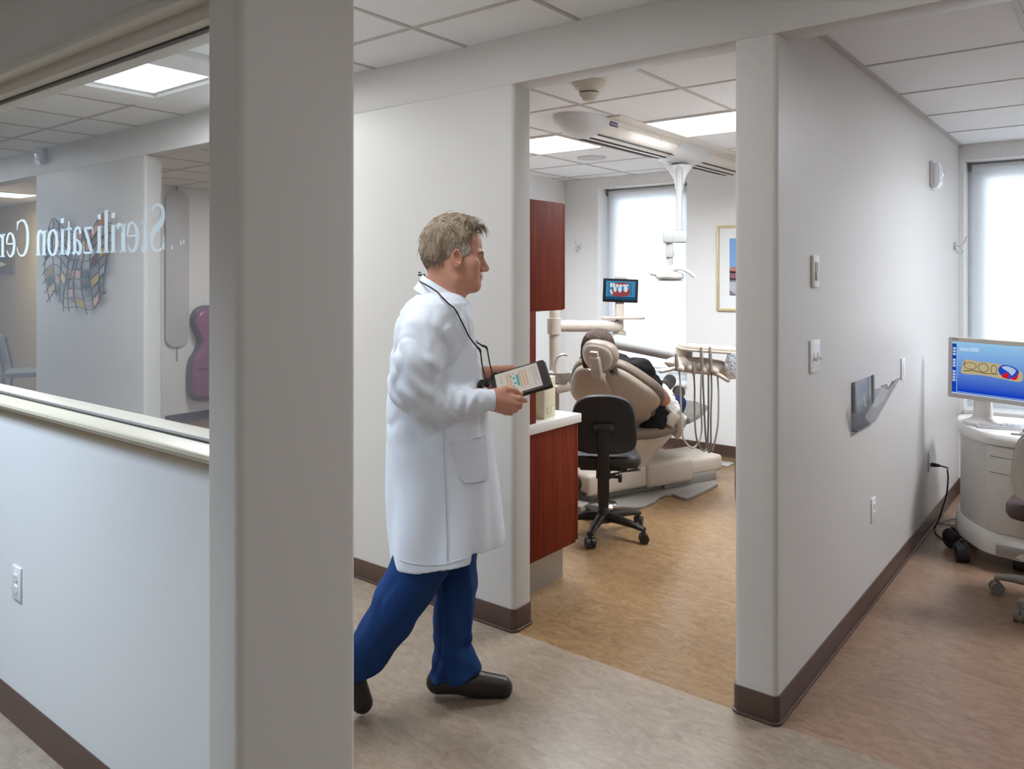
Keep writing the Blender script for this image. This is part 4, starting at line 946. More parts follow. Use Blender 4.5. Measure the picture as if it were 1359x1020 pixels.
ed = MB(); e_ = [Vector((fx(zz(y))+.002, y, zz(y))) for y in ys]; ed.tube(e_, [.0026]*len(e_), 6); ed.build('front_rim', acrd, t)
# alarm strobe
def strobe(t, ax):
    M = Matrix.Identity(4) if ax == 'x' else Matrix.Rotation(R(-90), 4, 'Z')
    MB().box((0, -.062, -.07), (.018, .062, .085), .004, 2, M).build('back_box', white_m, t)
    MB().prism([(.018, -.066), (.04, -.08), (.058, -.05), (.06, .02), (.05, .07), (.018, .078)], -.052, .052, 'y', bev=.006, M=M).build('horn_body', mat('strobe_white', (0.74, 0.75, 0.8, 1), 0.25), t)
    MB().box((.057, -.035, -.01), (.066, .035, .03), .006, 2, M).build('strobe_lens', mat('strobe_lens', (0.86, 0.87, 0.92, 1), 0.08, coat=.6), t)
    for z in (-.03, -.042): MB().box((.050, -.035, z-.002), (.0605, .035, z+.002), .0005, 1, M).build('sound_slot', mat('slot_violet', (0.5, 0.5, 0.58, 1), 0.5), t)
strobe(onpart('alarm_strobe', 1236, 233, 'white fire alarm strobe high on the partition near the window', 'alarm'), 'x')
t = onpart('coat_hook', 1266, 325, '', 'hook'); bpy.data.objects.remove(t)
hook(atX(1266, 325, XP), (1, 0, 0), 'metal coat hook at the far end of the partition by the window')
# ================================================================ COMPUTER CART
t = thing('scanner_cart', (-.40, 4.85, 0), 0, 'white wheeled computer cart with monitor, keyboard deck and trackball', 'computer cart'); cart = t; L = loc_of(t)
cartm = mat('cart_white', (0.78, 0.76, 0.72, 1), 0.32); cartd = mat('cart_grey', (0.62, 0.59, 0.54, 1), 0.36)
pln = [(-.205, .02), (-.1, -.035), (0, -.05), (.1, -.035), (.205, .02), (.33, .22), (.375, .40), (.37, .58), (.2, .62), (-.2, .62), (-.37, .58), (-.375, .40), (-.33, .22)]
def plan(f, z, dy=0): return [Vector((x*f, .28+(y-.28)*f+dy, z)) for x, y in closed_smooth(pln, 4)]
MB().loft([plan(.93, .115), plan(.965, .13), plan(.97, .20), plan(.965, .55), plan(.975, .665)]).build('cabinet_body', cartd, t, 40)
MB().loft([plan(.9, .088), plan(1.03, .085), plan(1.045, .10), plan(1.03, .15), plan(1.0, .19), plan(.96, .20)]).build('skirt', cartm, t, 40)
MB().loft([plan(.96, .66), plan(1.03, .665), plan(1.045, .685), plan(1.035, .705), plan(1.0, .718), plan(.4, .725)]).build('deck', cartm, t, 40)
MB().box((-.135, -.062, .088), (.135, .0, .152), .004).build('front_grille', steel_m, t)
fp = MB().prism([(-.18, .0), (-.1, -.044), (0, -.056), (.1, -.044), (.18, .0), (.18, .1), (-.18, .1)], .205, .655, 'z', bev=.004).build('front_panel', mat('cart_panel', (0.67, 0.64, 0.59, 1), 0.34), t)
fm = MB(); gap = mat('gap_dark', (0.22, 0.2, 0.18, 1), 0.6)
for z in (.515, .60): fm.prism([(-.165, -.0125), (-.1, -.0455), (0, -.0578), (.1, -.0455), (.165, -.0125), (.165, .0), (-.165, .0)], z, z+.003, 'z')
fm.build('panel_seam', gap, fp)
tx = MB()
for i in range(7): tx.box((-.05+.013*i, -.0574, .385), (-.043+.013*i, -.0555, .396))
tx.build('badge_lettering', mat('badge_grey', (0.42, 0.40, 0.37, 1), 0.5), fp)
MB().prism([(-.09, .25), (.09, .25), (.06, -.056), (-.06, -.056)], .6, .602).build('hidden', gap, fp) if False else None
kb = MB().prism([(-.30, .30), (.30, .30), (.24, .12), (-.24, .12)], .722, .732, 'z', bev=.003).build('keyboard', mat('key_base', (0.62, 0.61, 0.6, 1), 0.4), t)
for r_ in range(4):
    ky = MB()
    for c in range(18):
        w = .275-.014*r_; x = -w+2*w*(c+.5)/18; y = .275-.043*r_
        ky.box((x-.0125, y-.018, .731), (x+.0125, y+.018, .738))
    ky.build('key_row', mat('key_grey', (0.55, 0.56, 0.58, 1), 0.4), kb)
MB().lathe([(0, .722), (.04, .722), (.036, .734), (.0, .735)], 24, Matrix.Translation((0.0, .06, 0))).build('trackball_ring', cartm, t)
MB().ell((0, .06, .738), (.028, .028, .018)).build('trackball', mat('trackball_grey', (0.25, 0.25, 0.27, 1), 0.15), t)
MB().box((-.075, .012, .7205), (.075, .03, .7275), .004).build('palm_buttons', grey_m, t)
for x, y, a in ((-.30, .02, 20), (-.375, .24, 60), (-.03, .055, -10), (.30, .02, -20), (.33, .5, 30), (-.33, .52, 0)):
    M = Matrix.Translation((x, y, 0)) @ Matrix.Rotation(R(a), 4, 'Z')
    cs = MB(); cs.tube([(-.03, 0, .048), (.03, 0, .048)], .048, 20, M=M); cs.prism([(-.05, .02), (-.045, .07), (0, .1), (.05, .085), (.055, .045), (.03, .09-.02)], -.034, .034, 'x', bev=.006, M=M) if False else cs.ell((0, .01, .062), (.042, .055, .046), M)
    cs.tube([(0, 0, .06), (0, 0, .12)], .012, M=M); cs.build('caster', black_m, t)
# monitor on the cart
mx = Vector((.955, -.295, -.012)).normalized(); q = W(1258, 526, 4.52); mw, mh = .455, .345
Mm = frame(L(q+mx*mw/2+Vector((0, 0, mh/2))), mx, (0, 0, 1))
mon = MB().prism(rrect(-mw/2, mw/2, -mh/2, mh/2, .008), -.05, 0, 'z', bev=.004, M=Mm).build('monitor_housing', mat('monitor_beige', (0.56, 0.52, 0.46, 1), 0.35), t)
zl = -mh/2; b_ = .024
sx0, sx1, sz0, sz1 = -mw/2+b_, mw/2-b_, -mh/2+b_, mh/2-b_
sc = MB().box((sx0, sz0, 0), (sx1, sz1, .0012)).build('screen', emis_grad('screen_gradient', rgb(10, 60, 190), rgb(150, 200, 236), 1, -.13, .16, .95), t)
sc.matrix_local = Mm
def pic(polys, m, name, lev=1):
    k = MB()
    for pp in polys: k.prism(pp, .0012+.0003*lev, .0015+.0003*lev, 'z')
    o = k.build(name, m, sc); return o
rc_ = lambda x0, x1, z0, z1: [(x0, z0), (x1, z0), (x1, z1), (x0, z1)]
navy = emis('screen_navy', rgb(14, 66, 176), .95); pale = emis('screen_pale', rgb(178, 208, 236), .95); tan = emis('screen_tan', rgb(186, 172, 134), .95); tan2 = emis('screen_tan_dark', rgb(92, 82, 58), .95); redm = emis('screen_vivid_red', rgb(206, 24, 40), .95); blum = emis('screen_vivid_blue', rgb(30, 74, 186), .95); pale2 = emis('screen_lilac', rgb(176, 194, 222), .95)
pic([rc_(sx0, sx0+.024, sz0, sz1-.012)], navy, 'sidebar_image', 0)
pic([rc_(sx0+.004, sx0+.02, z, z+.012) for z in [sz1-.045-.0165*i for i in range(12) if i not in (3, 7)]], pale2, 'icons_image', 1)
pic([rc_(sx0+.026, sx0+.028, sz0+.012, sz1-.01), rc_(sx0+.026, sx1-.004, sz0+.012, sz0+.014), rc_(sx0+.04, sx0+.09, sz1-.05, sz1-.032), rc_(sx0+.095, sx0+.145, sz1-.05, sz1-.026)], pale, 'toolbar_image', 1)
pic([rc_(sx0+.028, sx1, sz1-.012, sz1-.010), rc_(sx0, sx1, sz0, sz0+.008), rc_(sx1-.012, sx1, -.02, .07), rc_(sx1-.012, sx1, sz0+.01, -.06)], pale2, 'panel_image', 1)
body = closed_smooth([(-.145, .028), (-.13, .052), (-.06, .046), (.02, .045), (.09, .036), (.15, .018), (.165, -.01), (.15, -.042), (.06, -.036), (-.04, -.028), (-.145, -.03), (-.15, 0)], 4)
pic([body], tan, 'jaw_scan_image', 1)
ringl = lambda cx, cz, a, b2, w=.0035: [[(cx+(a-w*s)*math.cos(t_), cz+(b2-w*s)*math.sin(t_)) for s, t_ in ([(0, x) for x in an]+[(1, x) for x in an[::-1]])] for an in ([R(10*i+sg*0) for i in range(st_, st_+19)] for st_, sg in ((0, 0), (18, 0)))]
pic(ringl(-.105, .018, .035, .02)+ringl(-.035, .014, .027, .026)+ringl(.02, .010, .016, .026)+[[(-.14, -.012), (-.09, -.004), (-.03, -.014), (.04, -.012), (.04, -.016), (-.03, -.018), (-.09, -.009), (-.14, -.017)], [(-.14, .02), (-.136, .05), (-.132, .02)]], tan2, 'scan_lines_image', 2)
pic([closed_smooth([(.05, .03), (.075, .042), (.12, .034), (.145, .012), (.13, -.018), (.09, -.034), (.055, -.016), (.042, .01)], 4)], blum, 'scan_blue_image', 2)
pic([closed_smooth([(.065, -.012), (.085, .0), (.098, -.018), (.08, -.03), (.062, -.026)], 4), closed_smooth([(.105, -.024), (.125, -.02), (.142, .004), (.136, -.028), (.115, -.035)], 4)], redm, 'scan_red_image', 3)
pic([closed_smooth([(.06, .026), (.085, .036), (.12, .026), (.13, .012), (.11, -.012), (.095, .004)], 4)], pale2, 'scan_white_image', 3)
pic([rc_(-mw/2+.02, -mw/2+.055, mh/2-.013, mh/2-.009)], gap, 'brand_lettering', 0)
nk = L(q+mx*mw*.40+Vector((0, 0, 0))); yy = Vector((mx.y, -mx.x, 0))
Mn = Matrix.Translation((nk.x, nk.y+.06, 0))
MB().lathe([(0, .72), (.1, .72), (.1, .735), (.07, .745), (.05, .765), (.046, .86), (.044, .90), (0, .905)], 24, Mn).build('monitor_neck', cartm, t)
MB().box((-.03, -.03, .87), (.03, .0, .96), .006, 2, Mn).build('monitor_bracket', cartm, t)
# the beige stool beside it
stool((-.225, 4.42, 0), R(2), 'beige shelled stool with dark mauve seat at the right edge', (mat('mauve_vinyl', rgb(82, 62, 62), 0.45, bump=.08, bscale=200), mat('stool_beige', (0.56, 0.52, 0.46, 1), 0.4), mat('stool_grey', (0.27, 0.245, 0.22, 1), 0.4), mat('caster_grey', (0.20, 0.185, 0.17, 1), 0.45)), 0.70, a0=22)
# ================================================================ LEFT SIDE
t = thing('wall_outlet', atY(24, 773, YL), 0, 'white wall outlet on the low wall under the glass', 'outlet')
t.rotation_euler = (0, 0, R(-90)); outlet(t, mat('outlet_bluish', (0.76, 0.77, 0.78, 1), 0.35))
strobe(thing('alarm_strobe', atY(58, 206, YA), 0, 'small white alarm strobe high on the corridor wall behind the glass', 'alarm'), 'y')
# wall sculpture of wires and coloured panes
ac = atY(108, 352, YA); t = thing('wall_sculpture', (ac.x, YA, ac.z), 0, 'wavy wire wall sculpture with small coloured panes', 'wall art')
nx_, nz_ = 9, 9; AW, AH = .98, .58
def ap(u, v): 
    return Vector((-AW/2+AW*u+.035*math.sin(v*5+1), -.045-.02*math.sin(u*9+v*4), AH*.5-AH*v+.055*math.sin(u*7.2+.6)+.03*math.sin(u*14)))
wr = mat('wire_dark', (0.05, 0.045, 0.04, 1), 0.4, .5); rnd = random.Random(5)
for j in range(nz_):
    pts = [ap(i/24, j/(nz_-1)) for i in range(-1, 26)]; MB().tube(pts, [.0035]*len(pts), 6).build('wire', wr, t)
for i in range(nx_+1):
    a, b = rnd.uniform(-.05, .04), rnd.uniform(.95, 1.08); pts = [ap(i/nx_+.004*rnd.uniform(-1, 1), a+(b-a)*k/16) for k in range(17)]; MB().tube(pts, [.0035]*len(pts), 6).build('wire', wr, t)
pcs = [rgb(176, 84, 34), rgb(112, 40, 34), rgb(58, 76, 86), rgb(206, 170, 76), rgb(44, 40, 46), rgb(196, 112, 44)]
for j in range(nz_-1):
    for i in range(nx_):
        if rnd.random() < .5:
            k = rnd.randrange(6); e = .12
            c4 = [ap((i+a)/nx_, (j+b)/(nz_-1)) for a, b in ((e, e), (.5, e), (1-e, e), (1-e, 1-e), (.5, 1-e), (e, 1-e))]
            MB().loft([[p+Vector((0, -.002, 0)) for p in c4], [p+Vector((0, .002, 0)) for p in c4]]).build('pane', mat('pane_colour_%d' % k, pcs[k], 0.35, var=.1, scale=20), t)
for x, z in ((-.4, .2), (.4, .2), (-.4, -.2), (.4, -.2)): MB().tube([(x, 0, z), (x, -.05, z)], .004, 8).build('standoff', wr, t)
# violet padded case hanging on the wall of the room behind the glass
pc_ = atX(272, 470, -7.88)
t = thing('instrument_case', (-7.88, pc_.y, .235), 0, 'violet padded case with a narrow neck hanging on the wall, seen through the glass', 'padded case')
vio = mat('violet_vinyl', rgb(142, 92, 124), 0.32, var=.12, scale=9, bump=.25, bscale=18); gsh = mat('grey_shell', rgb(112, 108, 114), 0.4)
hb = [(0, .0), (.14, .015), (.205, .08), (.215, .25), (.20, .42), (.15, .50), (.115, .58), (.11, .66), (.15, .74), (.175, .83), (.15, .93), (.07, .98), (0, .985)]
ol2 = closed_smooth(hb+[(-x, z) for x, z in hb[::-1][1:-1]], 4)
def vk(y, z, f, x): return Vector((x, y*f, .5+(z-.5)*f))
MB().loft([[vk(y, z, f, x) for y, z in ol2] for f, x in ((1.0, .001), (1.04, .02), (1.04, .07), (1.0, .09))]).build('rim', gsh, t, 60)
MB().loft([[vk(y, z, f, x) for y, z in ol2] for f, x in ((.97, .085), (1.0, .10), (.98, .125), (.9, .14), (.6, .146), (.2, .147))]).build('padded_front', vio, t, 60)
MB().tube([(.146, -.17, .335), (.152, 0, .325), (.146, .17, .315)], .005, 8).build('zipper', mat('zip_dark', (.05, .03, .05, 1), .5), t)
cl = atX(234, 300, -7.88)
t = thing('wall_panel', (-7.88, cl.y, 1.64), 0, 'tall pale rounded panel on the wall of the room behind the glass', 'wall panel')  # pale shape built to imitate a ghost reflection in the glass
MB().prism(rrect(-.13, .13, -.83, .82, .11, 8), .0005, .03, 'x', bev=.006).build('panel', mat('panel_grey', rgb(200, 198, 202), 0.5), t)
MB().tube([(.016, 0, .8), (.016, 0, .86)], .005, 8).tube([(.016, 0, -.82), (.016, 0, -.98)], .004, 8).build('pull_cord', dgrey_m, t)  # lines above and below belong to the same imitated reflection
# alcove furniture at the far left
bp = atY(10, 351, 4.1)
t = thing('coat_rack', (bp.x-.3, 4.1, bp.z), 0, 'brown wall board with pale knobs in the tan alcove', 'coat rack')
MB().box((-1.0, -.03, -.12), (.55, 0, .12), .006).build('board', mat('rack_brown', rgb(112, 88, 62), 0.5, var=.1, scale=9), t)
for x in (-.75, -.4, -.05, .3): MB().lathe([(0, 0), (.015, 0), (.012, .025), (.035, .04), (.03, .055), (0, .06)], 16, Matrix.Translation((x, -.03, 0)) @ Matrix.Rotation(R(90), 4, 'X')).build('knob', mat('knob_cream', rgb(226, 216, 190), 0.35), t)
po = W(38, 500, 9.0); po.z = 0
t = thing('side_chair', po, R(150), 'grey side chair in the tan alcove at the far left', 'chair'); cg = mat('chair_grey', rgb(112, 112, 112), 0.6); cf = mat('chair_frame', rgb(60, 58, 58), 0.4, .4)
MB().box((-.24, -.24, .42), (.24, .24, .49), .03, 3).build('seat', cg, t); MB().box((-.23, .2, .56), (.23, .25, .92), .03, 3, Matrix.Rotation(R(-6), 4, 'X')).build('backrest', cg, t)
for x in (-.22, .22):
    MB().tube([(x, -.21, 0), (x, -.2, .43)], .014).build('leg', cf, t); MB().tube(crom([(x, .27, 0), (x, .2, .43), (x, .27, .85)], 6), .014).build('leg', cf, t)
# ================================================================ THE MAN IN THE WHITE COAT
MD = 2.83
def Q(u, v, dy=0.0): return Vector(((u-CX)/FPX*(MD+dy)-(600-CX)/FPX*MD, dy, CAMZ-(v-HY)/FPX*(MD+dy)))
mo = W(600, HY, MD); mo.z = 0
skin = mat('skin', rgb(206, 150, 126), 0.48, var=0.08, scale=26, bump=.03, bscale=240, sub=.06)
lipm = mat('lip_skin', rgb(188, 112, 102), 0.45); browm = mat('eyebrow', rgb(62, 46, 38), 0.7); nailm = mat('nail', rgb(206, 160, 144), 0.3); lash = mat('eyelash', rgb(58, 42, 36), 0.7)
coatm = mat('coat_cloth', (0.79, 0.84, 0.92, 1), 0.75, bump=.06, bscale=500, spec=.2)
navym = mat('scrub_cloth', rgb(28, 60, 112), 0.8, var=.06, scale=10, bump=.08, bscale=400, spec=.2)
shoem = mat('shoe_leather', rgb(46, 38, 34), 0.38, bump=.1, bscale=120)
solem = mat('shoe_sole', rgb(30, 27, 25), 0.6)
# head, in its own frame: x forward, y to the man's left
v = Vol((-.135, -.11, -.27), (.15, .11, .125), .0026)
v.ell((0, 0, .005), (.098, .076, .096)); v.ell((.045, 0, -.07), (.062, .058, .075), .03); v.ell((.055, 0, .0), (.056, .062, .07), .03)
for s in (-1, 1):
    v.cap((.012, s*.056, -.085), (.022, s*.054, -.118), .018, .016, .03); v.cap((.022, s*.052, -.120), (.082, s*.014, -.146), .017, .019, .025)
    v.ell((.076, s*.044, -.066), (.026, .022, .024), .025); v.ell((.075, s*.034, -.105), (.028, .022, .03), .02)
    v.cap((.111, s*.010, -.029), (.098, s*.045, -.024), .0085, .0075, .012)
    v.ell((.108, s*.031, -.043), (.016, .018, .011), .012, 'sub')
    v.ell((.113, s*.0135, -.087), (.012, .009, .009), .006)
v.ell((.086, 0, -.143), (.022, .026, .02), .018); v.ell((.088, 0, -.117), (.020, .03, .02), .015)
v.chain([(.107, 0, -.036), (.117, 0, -.058), (.129, 0, -.080)], [.0085, .009, .0115], .012); v.ell((.124, 0, -.086), (.012, .012, .008), .006); v.ell((.109, 0, -.068), (.014, .0115, .024), .012)
v.cap((.106, -.020, -.1095), (.1095, 0, -.1075), .0045, .0065, .005); v.cap((.106, .020, -.1095), (.1095, 0, -.1075), .0045, .0065, .005)
v.cap((.103, -.017, -.1185), (.1065, 0, -.1195), .005, .0075, .005); v.cap((.103, .017, -.1185), (.1065, 0, -.1195), .005, .0075, .005)
for s in (-1, 1):
    v.cap((.098, s*.025, -.110), (.104, s*.023, -.112), .003, .003, .004, 'sub')
    v.ell((.119, s*.009, -.0955), (.006, .004, .003), .003, 'sub')
    v.cap((.1065, s*.022, -.0385), (.099, s*.043, -.0395), .0038, .0034, .004); v.cap((.1055, s*.022, -.0475), (.098, s*.042, -.047), .0032, .003, .004)
    e = Matrix.Rotation(R(s*14), 3, 'Z') @ Matrix.Rotation(R(-12), 3, 'Y')
    v.ell((.022, s*.081, -.047), (.0185, .009, .0335), .006, 'add', e); v.ell((.016, s*.073, -.05), (.014, .012, .022), .01)
    v.ell((.026, s*.0905, -.042), (.0105, .0105, .019), .003, 'sub', e)
    hl = [Vector((.022, s*.0885, -.047))+Vector((.0155*math.cos(R(a_)), -s*.001*abs(math.sin(R(a_/2))), .0295*math.sin(R(a_)))) for a_ in (-5, 30, 65, 100, 140, 180, 220, 255)]
    v.chain([tuple(q) for q in hl], [.0028, .0034, .0036, .0036, .0036, .0034, .003, .0028], .003); v.cap((.029, s*.086, -.05), (.031, s*.085, -.060), .005, .004, .003, 'sub')
    v.ell((.024, s*.080, -.077), (.008, .007, .009), .006)
v.cap((-.022, 0, -.06), (-.038, 0, -.225), .056, .060, .04); v.cap((.03, 0, -.13), (-.01, 0, -.215), .034, .05, .04)
v.cap((-.005, -.045, -.10), (.03, -.028, -.22), .016, .014, .02); v.cap((-.005, .045, -.10), (.03, .028, -.22), .016, .014, .02)
HC = Q(598, 326); HR = Matrix.Rotation(R(4), 3, 'Z')
def place(V): return V @ np.array(HR).T+np.array(HC)
hv, hf = v.mesh(1); hv_l = hv.copy(); hv = place(hv)
# trunk and limbs under the clothes
v = Vol((-.55, -.36, .0), (.32, .36, 1.52), .011)
sh_r, el_r, wr_r = Q(575, 432, -.125), Q(556, 528, -.20), Q(655, 531, -.135)
sh_l, el_l, wr_l = Q(583, 432, .125), Q(585, 520, .20), Q(640, 496, .085)
v.stack([(Q(0, 395)[2], Q(588, 0)[0], 0, .07, .09), (Q(0, 415)[2], Q(580, 0)[0], 0, .10, .15), (Q(0, 460)[2], Q(578, 0)[0], 0, .115, .165), (Q(0, 560)[2], Q(585, 0)[0], 0, .105, .15), (Q(0, 640)[2], Q(592, 0)[0], 0, .115, .165), (Q(0, 690)[2], Q(592, 0)[0], 0, .10, .15)], .03)
v.cap(Q(585, 375), Q(583, 415), .055, .06, .03)
for s_, e_, w_ in ((sh_r, el_r, wr_r), (sh_l, el_l, wr_l)): v.cap(s_, e_, .052, .044, .03).cap(e_, w_, .043, .027, .02)
kn_r, an_r = Q(522, 812, -.09), Q(466, 893, -.075); kn_l, an_l = Q(607, 778, .08), Q(598, 893, .07)
for h_, k_, a_ in ((Q(588, 660, -.085), kn_r, an_r), (Q(602, 660, .085), kn_l, an_l)): v.cap(h_, k_, .085, .055, .04).cap(k_, a_, .055, .036, .02)
bv, bf = v.mesh(1)
# hands
def hand(pts, lo, hi):
    v = Vol(lo, hi, .0022)
    for a, b, ra, rb, k in pts: v.cap(a, b, ra, rb, k)
    return v.mesh(1)
rh = []
wr = Q(650, 531, -.135)
for a, b, r1, r2 in ((Q(655, 526, -.125), Q(678, 526, -.112), .019, .0125), (Q(655, 530, -.13), Q(681, 534, -.118), .021, .0125), (Q(655, 534, -.13), Q(677.5, 541, -.116), .021, .012), (Q(655, 538, -.125), Q(671.5, 546.5, -.110), .019, .0115)): rh.append((a, b, r1, r2, .018))
rh.append((Q(640, 530, -.135), Q(656, 531.5, -.13), .026, .024, .02))
fin = [[Q(678, 526, -.112), Q(689, 528, -.118), Q(697.5, 531.5, -.098), ], [Q(681, 534, -.118), Q(690, 536, -.115), Q(690, 540, -.083)], [Q(677.5, 541, -.116), Q(685, 543, -.110), Q(684, 545, -.080)], [Q(671.5, 546.5, -.110), Q(678, 548, -.104), Q(676, 549, -.078)]]
rad = [(.0112, .0098, .0082), (.0112, .0098, .0085), (.0105, .0094, .008), (.0098, .0085, .0072)]
for f_, r_ in zip(fin, rad):
    rh.append((f_[0], f_[1], r_[0], r_[1], .006)); rh.append((f_[1], f_[2], r_[1], r_[2], .003))
th = [Q(657, 522, -.125), Q(672, 516.5, -.112), Q(683, 518, -.098), Q(691.5, 522.5, -.092)]
for i, (r1, r2, k) in enumerate(((.017, .0125, .016), (.0125, .0112, .006), (.0112, .0085, .004))): rh.append((th[i], th[i+1], r1, r2, k))
rlo = np.min([p for q in rh for p in q[:2]], 0)-.03; rhi = np.max([p for q in rh for p in q[:2]], 0)+.03
rv, rf = hand(rh, rlo, rhi)
lh = [(Q(634, 497, .095), Q(644, 497, .09), .026, .024, .02)]
for a, b, r1, r2 in ((Q(643, 495, .082), Q(660, 499, .085), .019, .013), (Q(643, 498, .092), Q(662, 505, .080), .02, .0125), (Q(643, 501, .092), Q(660, 511, .074), .019, .012), (Q(642, 504, .088), Q(656, 517, .066), .017, .0115)): lh.append((a, b, r1, r2, .018))
lf = [[Q(660, 499, .085), Q(674, 501, .072), Q(684, 505, .045)], [Q(662, 505, .080), Q(675, 508, .060), Q(684, 513, .030)], [Q(660, 511, .074), Q(671, 515, .052), Q(679, 520, .022)], [Q(656, 517, .066), Q(664, 521, .045), Q(670, 525, .020)]]
for f_, r_ in zip(lf, rad):
    lh.append((f_[0], f_[1], r_[0], r_[1], .006)); lh.append((f_[1], f_[2], r_[1], r_[2], .003))
th2 = [Q(645, 492.5, .075), Q(658, 489.5, .064), Q(669, 488.5, .060), Q(681, 487, .056)]
for i, (r1, r2, k) in enumerate(((.018, .0125, .016), (.0125, .0115, .006), (.0115, .009, .004))): lh.append((th2[i], th2[i+1], r1, r2, k))
llo = np.min([p for q in lh for p in q[:2]], 0)-.03; lhi = np.max([p for q in lh for p in q[:2]], 0)+.03
lv, lf_ = hand(lh, llo, lhi)
HRi = np.array(HR)
def skinfn(C):
    c = (C-np.array(HC)) @ HRi; x, y, z = c[:, 0], np.abs(c[:, 1]), c[:, 2]; m = np.zeros(len(C), int)
    m[(x > .0995) & (y < .023-.6*np.abs(z+.113)) & (np.abs(z+.1135) < .0105)] = 1
    t_ = np.clip((y-.012)/.036, 0, 1); bz = -.026+.004*np.sin(t_*3)-.002*t_
    m[(x > .085) & (y > .010) & (y < .05) & (np.abs(z-bz) < .0048*(1-.5*t_))] = 2
    m[(x > .09) & (y > .02) & (y < .044) & (np.abs(z+.0405) < .0016)] = 4
    for P_, n_ in ((np.array(th[3]), .0085), ): m[(np.linalg.norm(C-P_-np.array((-.001, -.004, .006)), axis=1) < .0075)] = 3
    return m
man = np_obj('person', [(hv, hf), (bv, bf), (rv, rf), (lv, lf_)], [skin, lipm, browm, nailm, lash], None, skinfn)
man.location = mo; man.rotation_euler = (0, 0, YAW)
tag(man, 'grey haired man in a white lab coat and blue scrubs walking while holding a tablet', 'person')
for s in (-1, 1):
    p = HR @ Vector((.0925, s*.0305, -.0435))+HC; e = MB(); e.ell(p, (.0118, .0118, .0118)); o = e.build('eye', mat('eye_white', rgb(205, 196, 190), 0.15), man)
    q = HR @ Vector((.0985, s*.0315, -.0435))+HC; k = MB(); k.ell(q, (.0064, .0058, .0058)); k.build('iris', mat('iris_brown', rgb(52, 36, 28), 0.1), o)
# hair
hairm = mat('hair_grey_brown', rgb(146, 128, 108), 0.55, var=.32, scale=70, stretch=(1.2, 1.2, .25), bump=.5, bscale=190)
hairg = mat('hair_grey', rgb(178, 168, 156), 0.55, var=.25, scale=70, stretch=(1.2, 1.2, .25), bump=.5, bscale=190)
v = Vol((-.135, -.115, -.11), (.155, .115, .14), .0028)
v.ell((-.006, 0, .012), (.103, .087, .101)); v.ell((-.052, 0, -.03), (.055, .074, .058), .03)
v.chain([(.03, 0, .088), (.08, 0, .082), (.117, .0, .070)], [.026, .021, .010], .02, sy=2.6)
v.ell((.06, 0, .045), (.035, .072, .045), .02)
for s in (-1, 1): v.ell((.040, s*.058, -.03), (.034, .0155, .044), .012)
zz_ = [-.2, -.089, -.078, -.066, -.060, -.052, -.035, -.02, 0, .03, .05, .064, .072, .2]; xx_ = [-.2, -.060, -.030, -.006, .040, .046, .058, .070, .082, .080, .080, .088, .3, .3]
v.op(lambda X, Y, Z: (np.interp(Z, zz_, xx_)-X)*.8+0*Y, k=.006, mode='sub') if False else v.op(lambda X, Y, Z: (X-np.interp(Z, zz_, xx_)+0*Y)*.8, k=.006, mode='and')
v.op(lambda X, Y, Z: -.0028*vnoise(X, Y, Z*.3, 150, 3)-.006*vnoise(X, Y*1.2, Z*.6, 42, 5)-.0015*vnoise(X, Y, Z*.4, 320, 9), mode='disp')
v.op(lambda X, Y, Z: (X*0+Y*0-.086-Z), k=.004, mode='and')
gv, gf = v.mesh(0)
def hairfn(C):
    c = (C-np.array(HC)) @ HRi; x, y, z = c[:, 0], c[:, 1], c[:, 2]
    n = .35*vnoise(x, y, z*.3, 60, 11)+.65*vnoise(x, y, z*.25, 300, 12)
    g = np.maximum(sstep(.035, -.035, z)*sstep(-.05, .04, x), sstep(.06, .105, x)*.9)
    g = np.maximum(g, .35*sstep(-.06, -.10, x))
    return (g > .5+.45*n).astype(int)
hair = np_obj('hair', [(place(gv), gf)], [hairm, hairg], man, hairfn)
rnd = np.random.RandomState(3); st = MB(); crown = np.array((-.045, 0, .10))
ids = rnd.choice(len(gv), 1300, False); cen = np.array((-.01, 0, .0))
for i in ids:
    p = gv[i]; n = p-cen; n /= np.linalg.norm(n); d = p-crown
    if p[2] > .055: d = d+np.array((.05, 0, 0))
    d = d-n*(d @ n); L_ = np.linalg.norm(d)
    if L_ < .012: continue
    if p[2] < -.03: d = d+np.array((0, 0, -.06)); L_ = np.linalg.norm(d)
    d = d/L_+rnd.normal(0, .16, 3); ln = rnd.uniform(.018, .042)
    if p[2]-ln*.8 < -.085 or (p[0] > .03 and p[2] < .02): ln *= .4
    lift = rnd.uniform(-.02, .22) if p[2] > .02 else rnd.uniform(-.05, .08)
    pts = [p-n*.003+d*ln*t_+n*(lift*ln*math.sin(t_*2.2))-n*(ln*ln*t_*t_*4.2) for t_ in (0, .33, .66, 1)]
    st.tube([Vector(q) for q in place(np.array(pts))], [.0011, .001, .0008, .0003], 4, caps=False)
st.build('hair_strands', hairm, hair, 60)['kind'] = 'stuff'
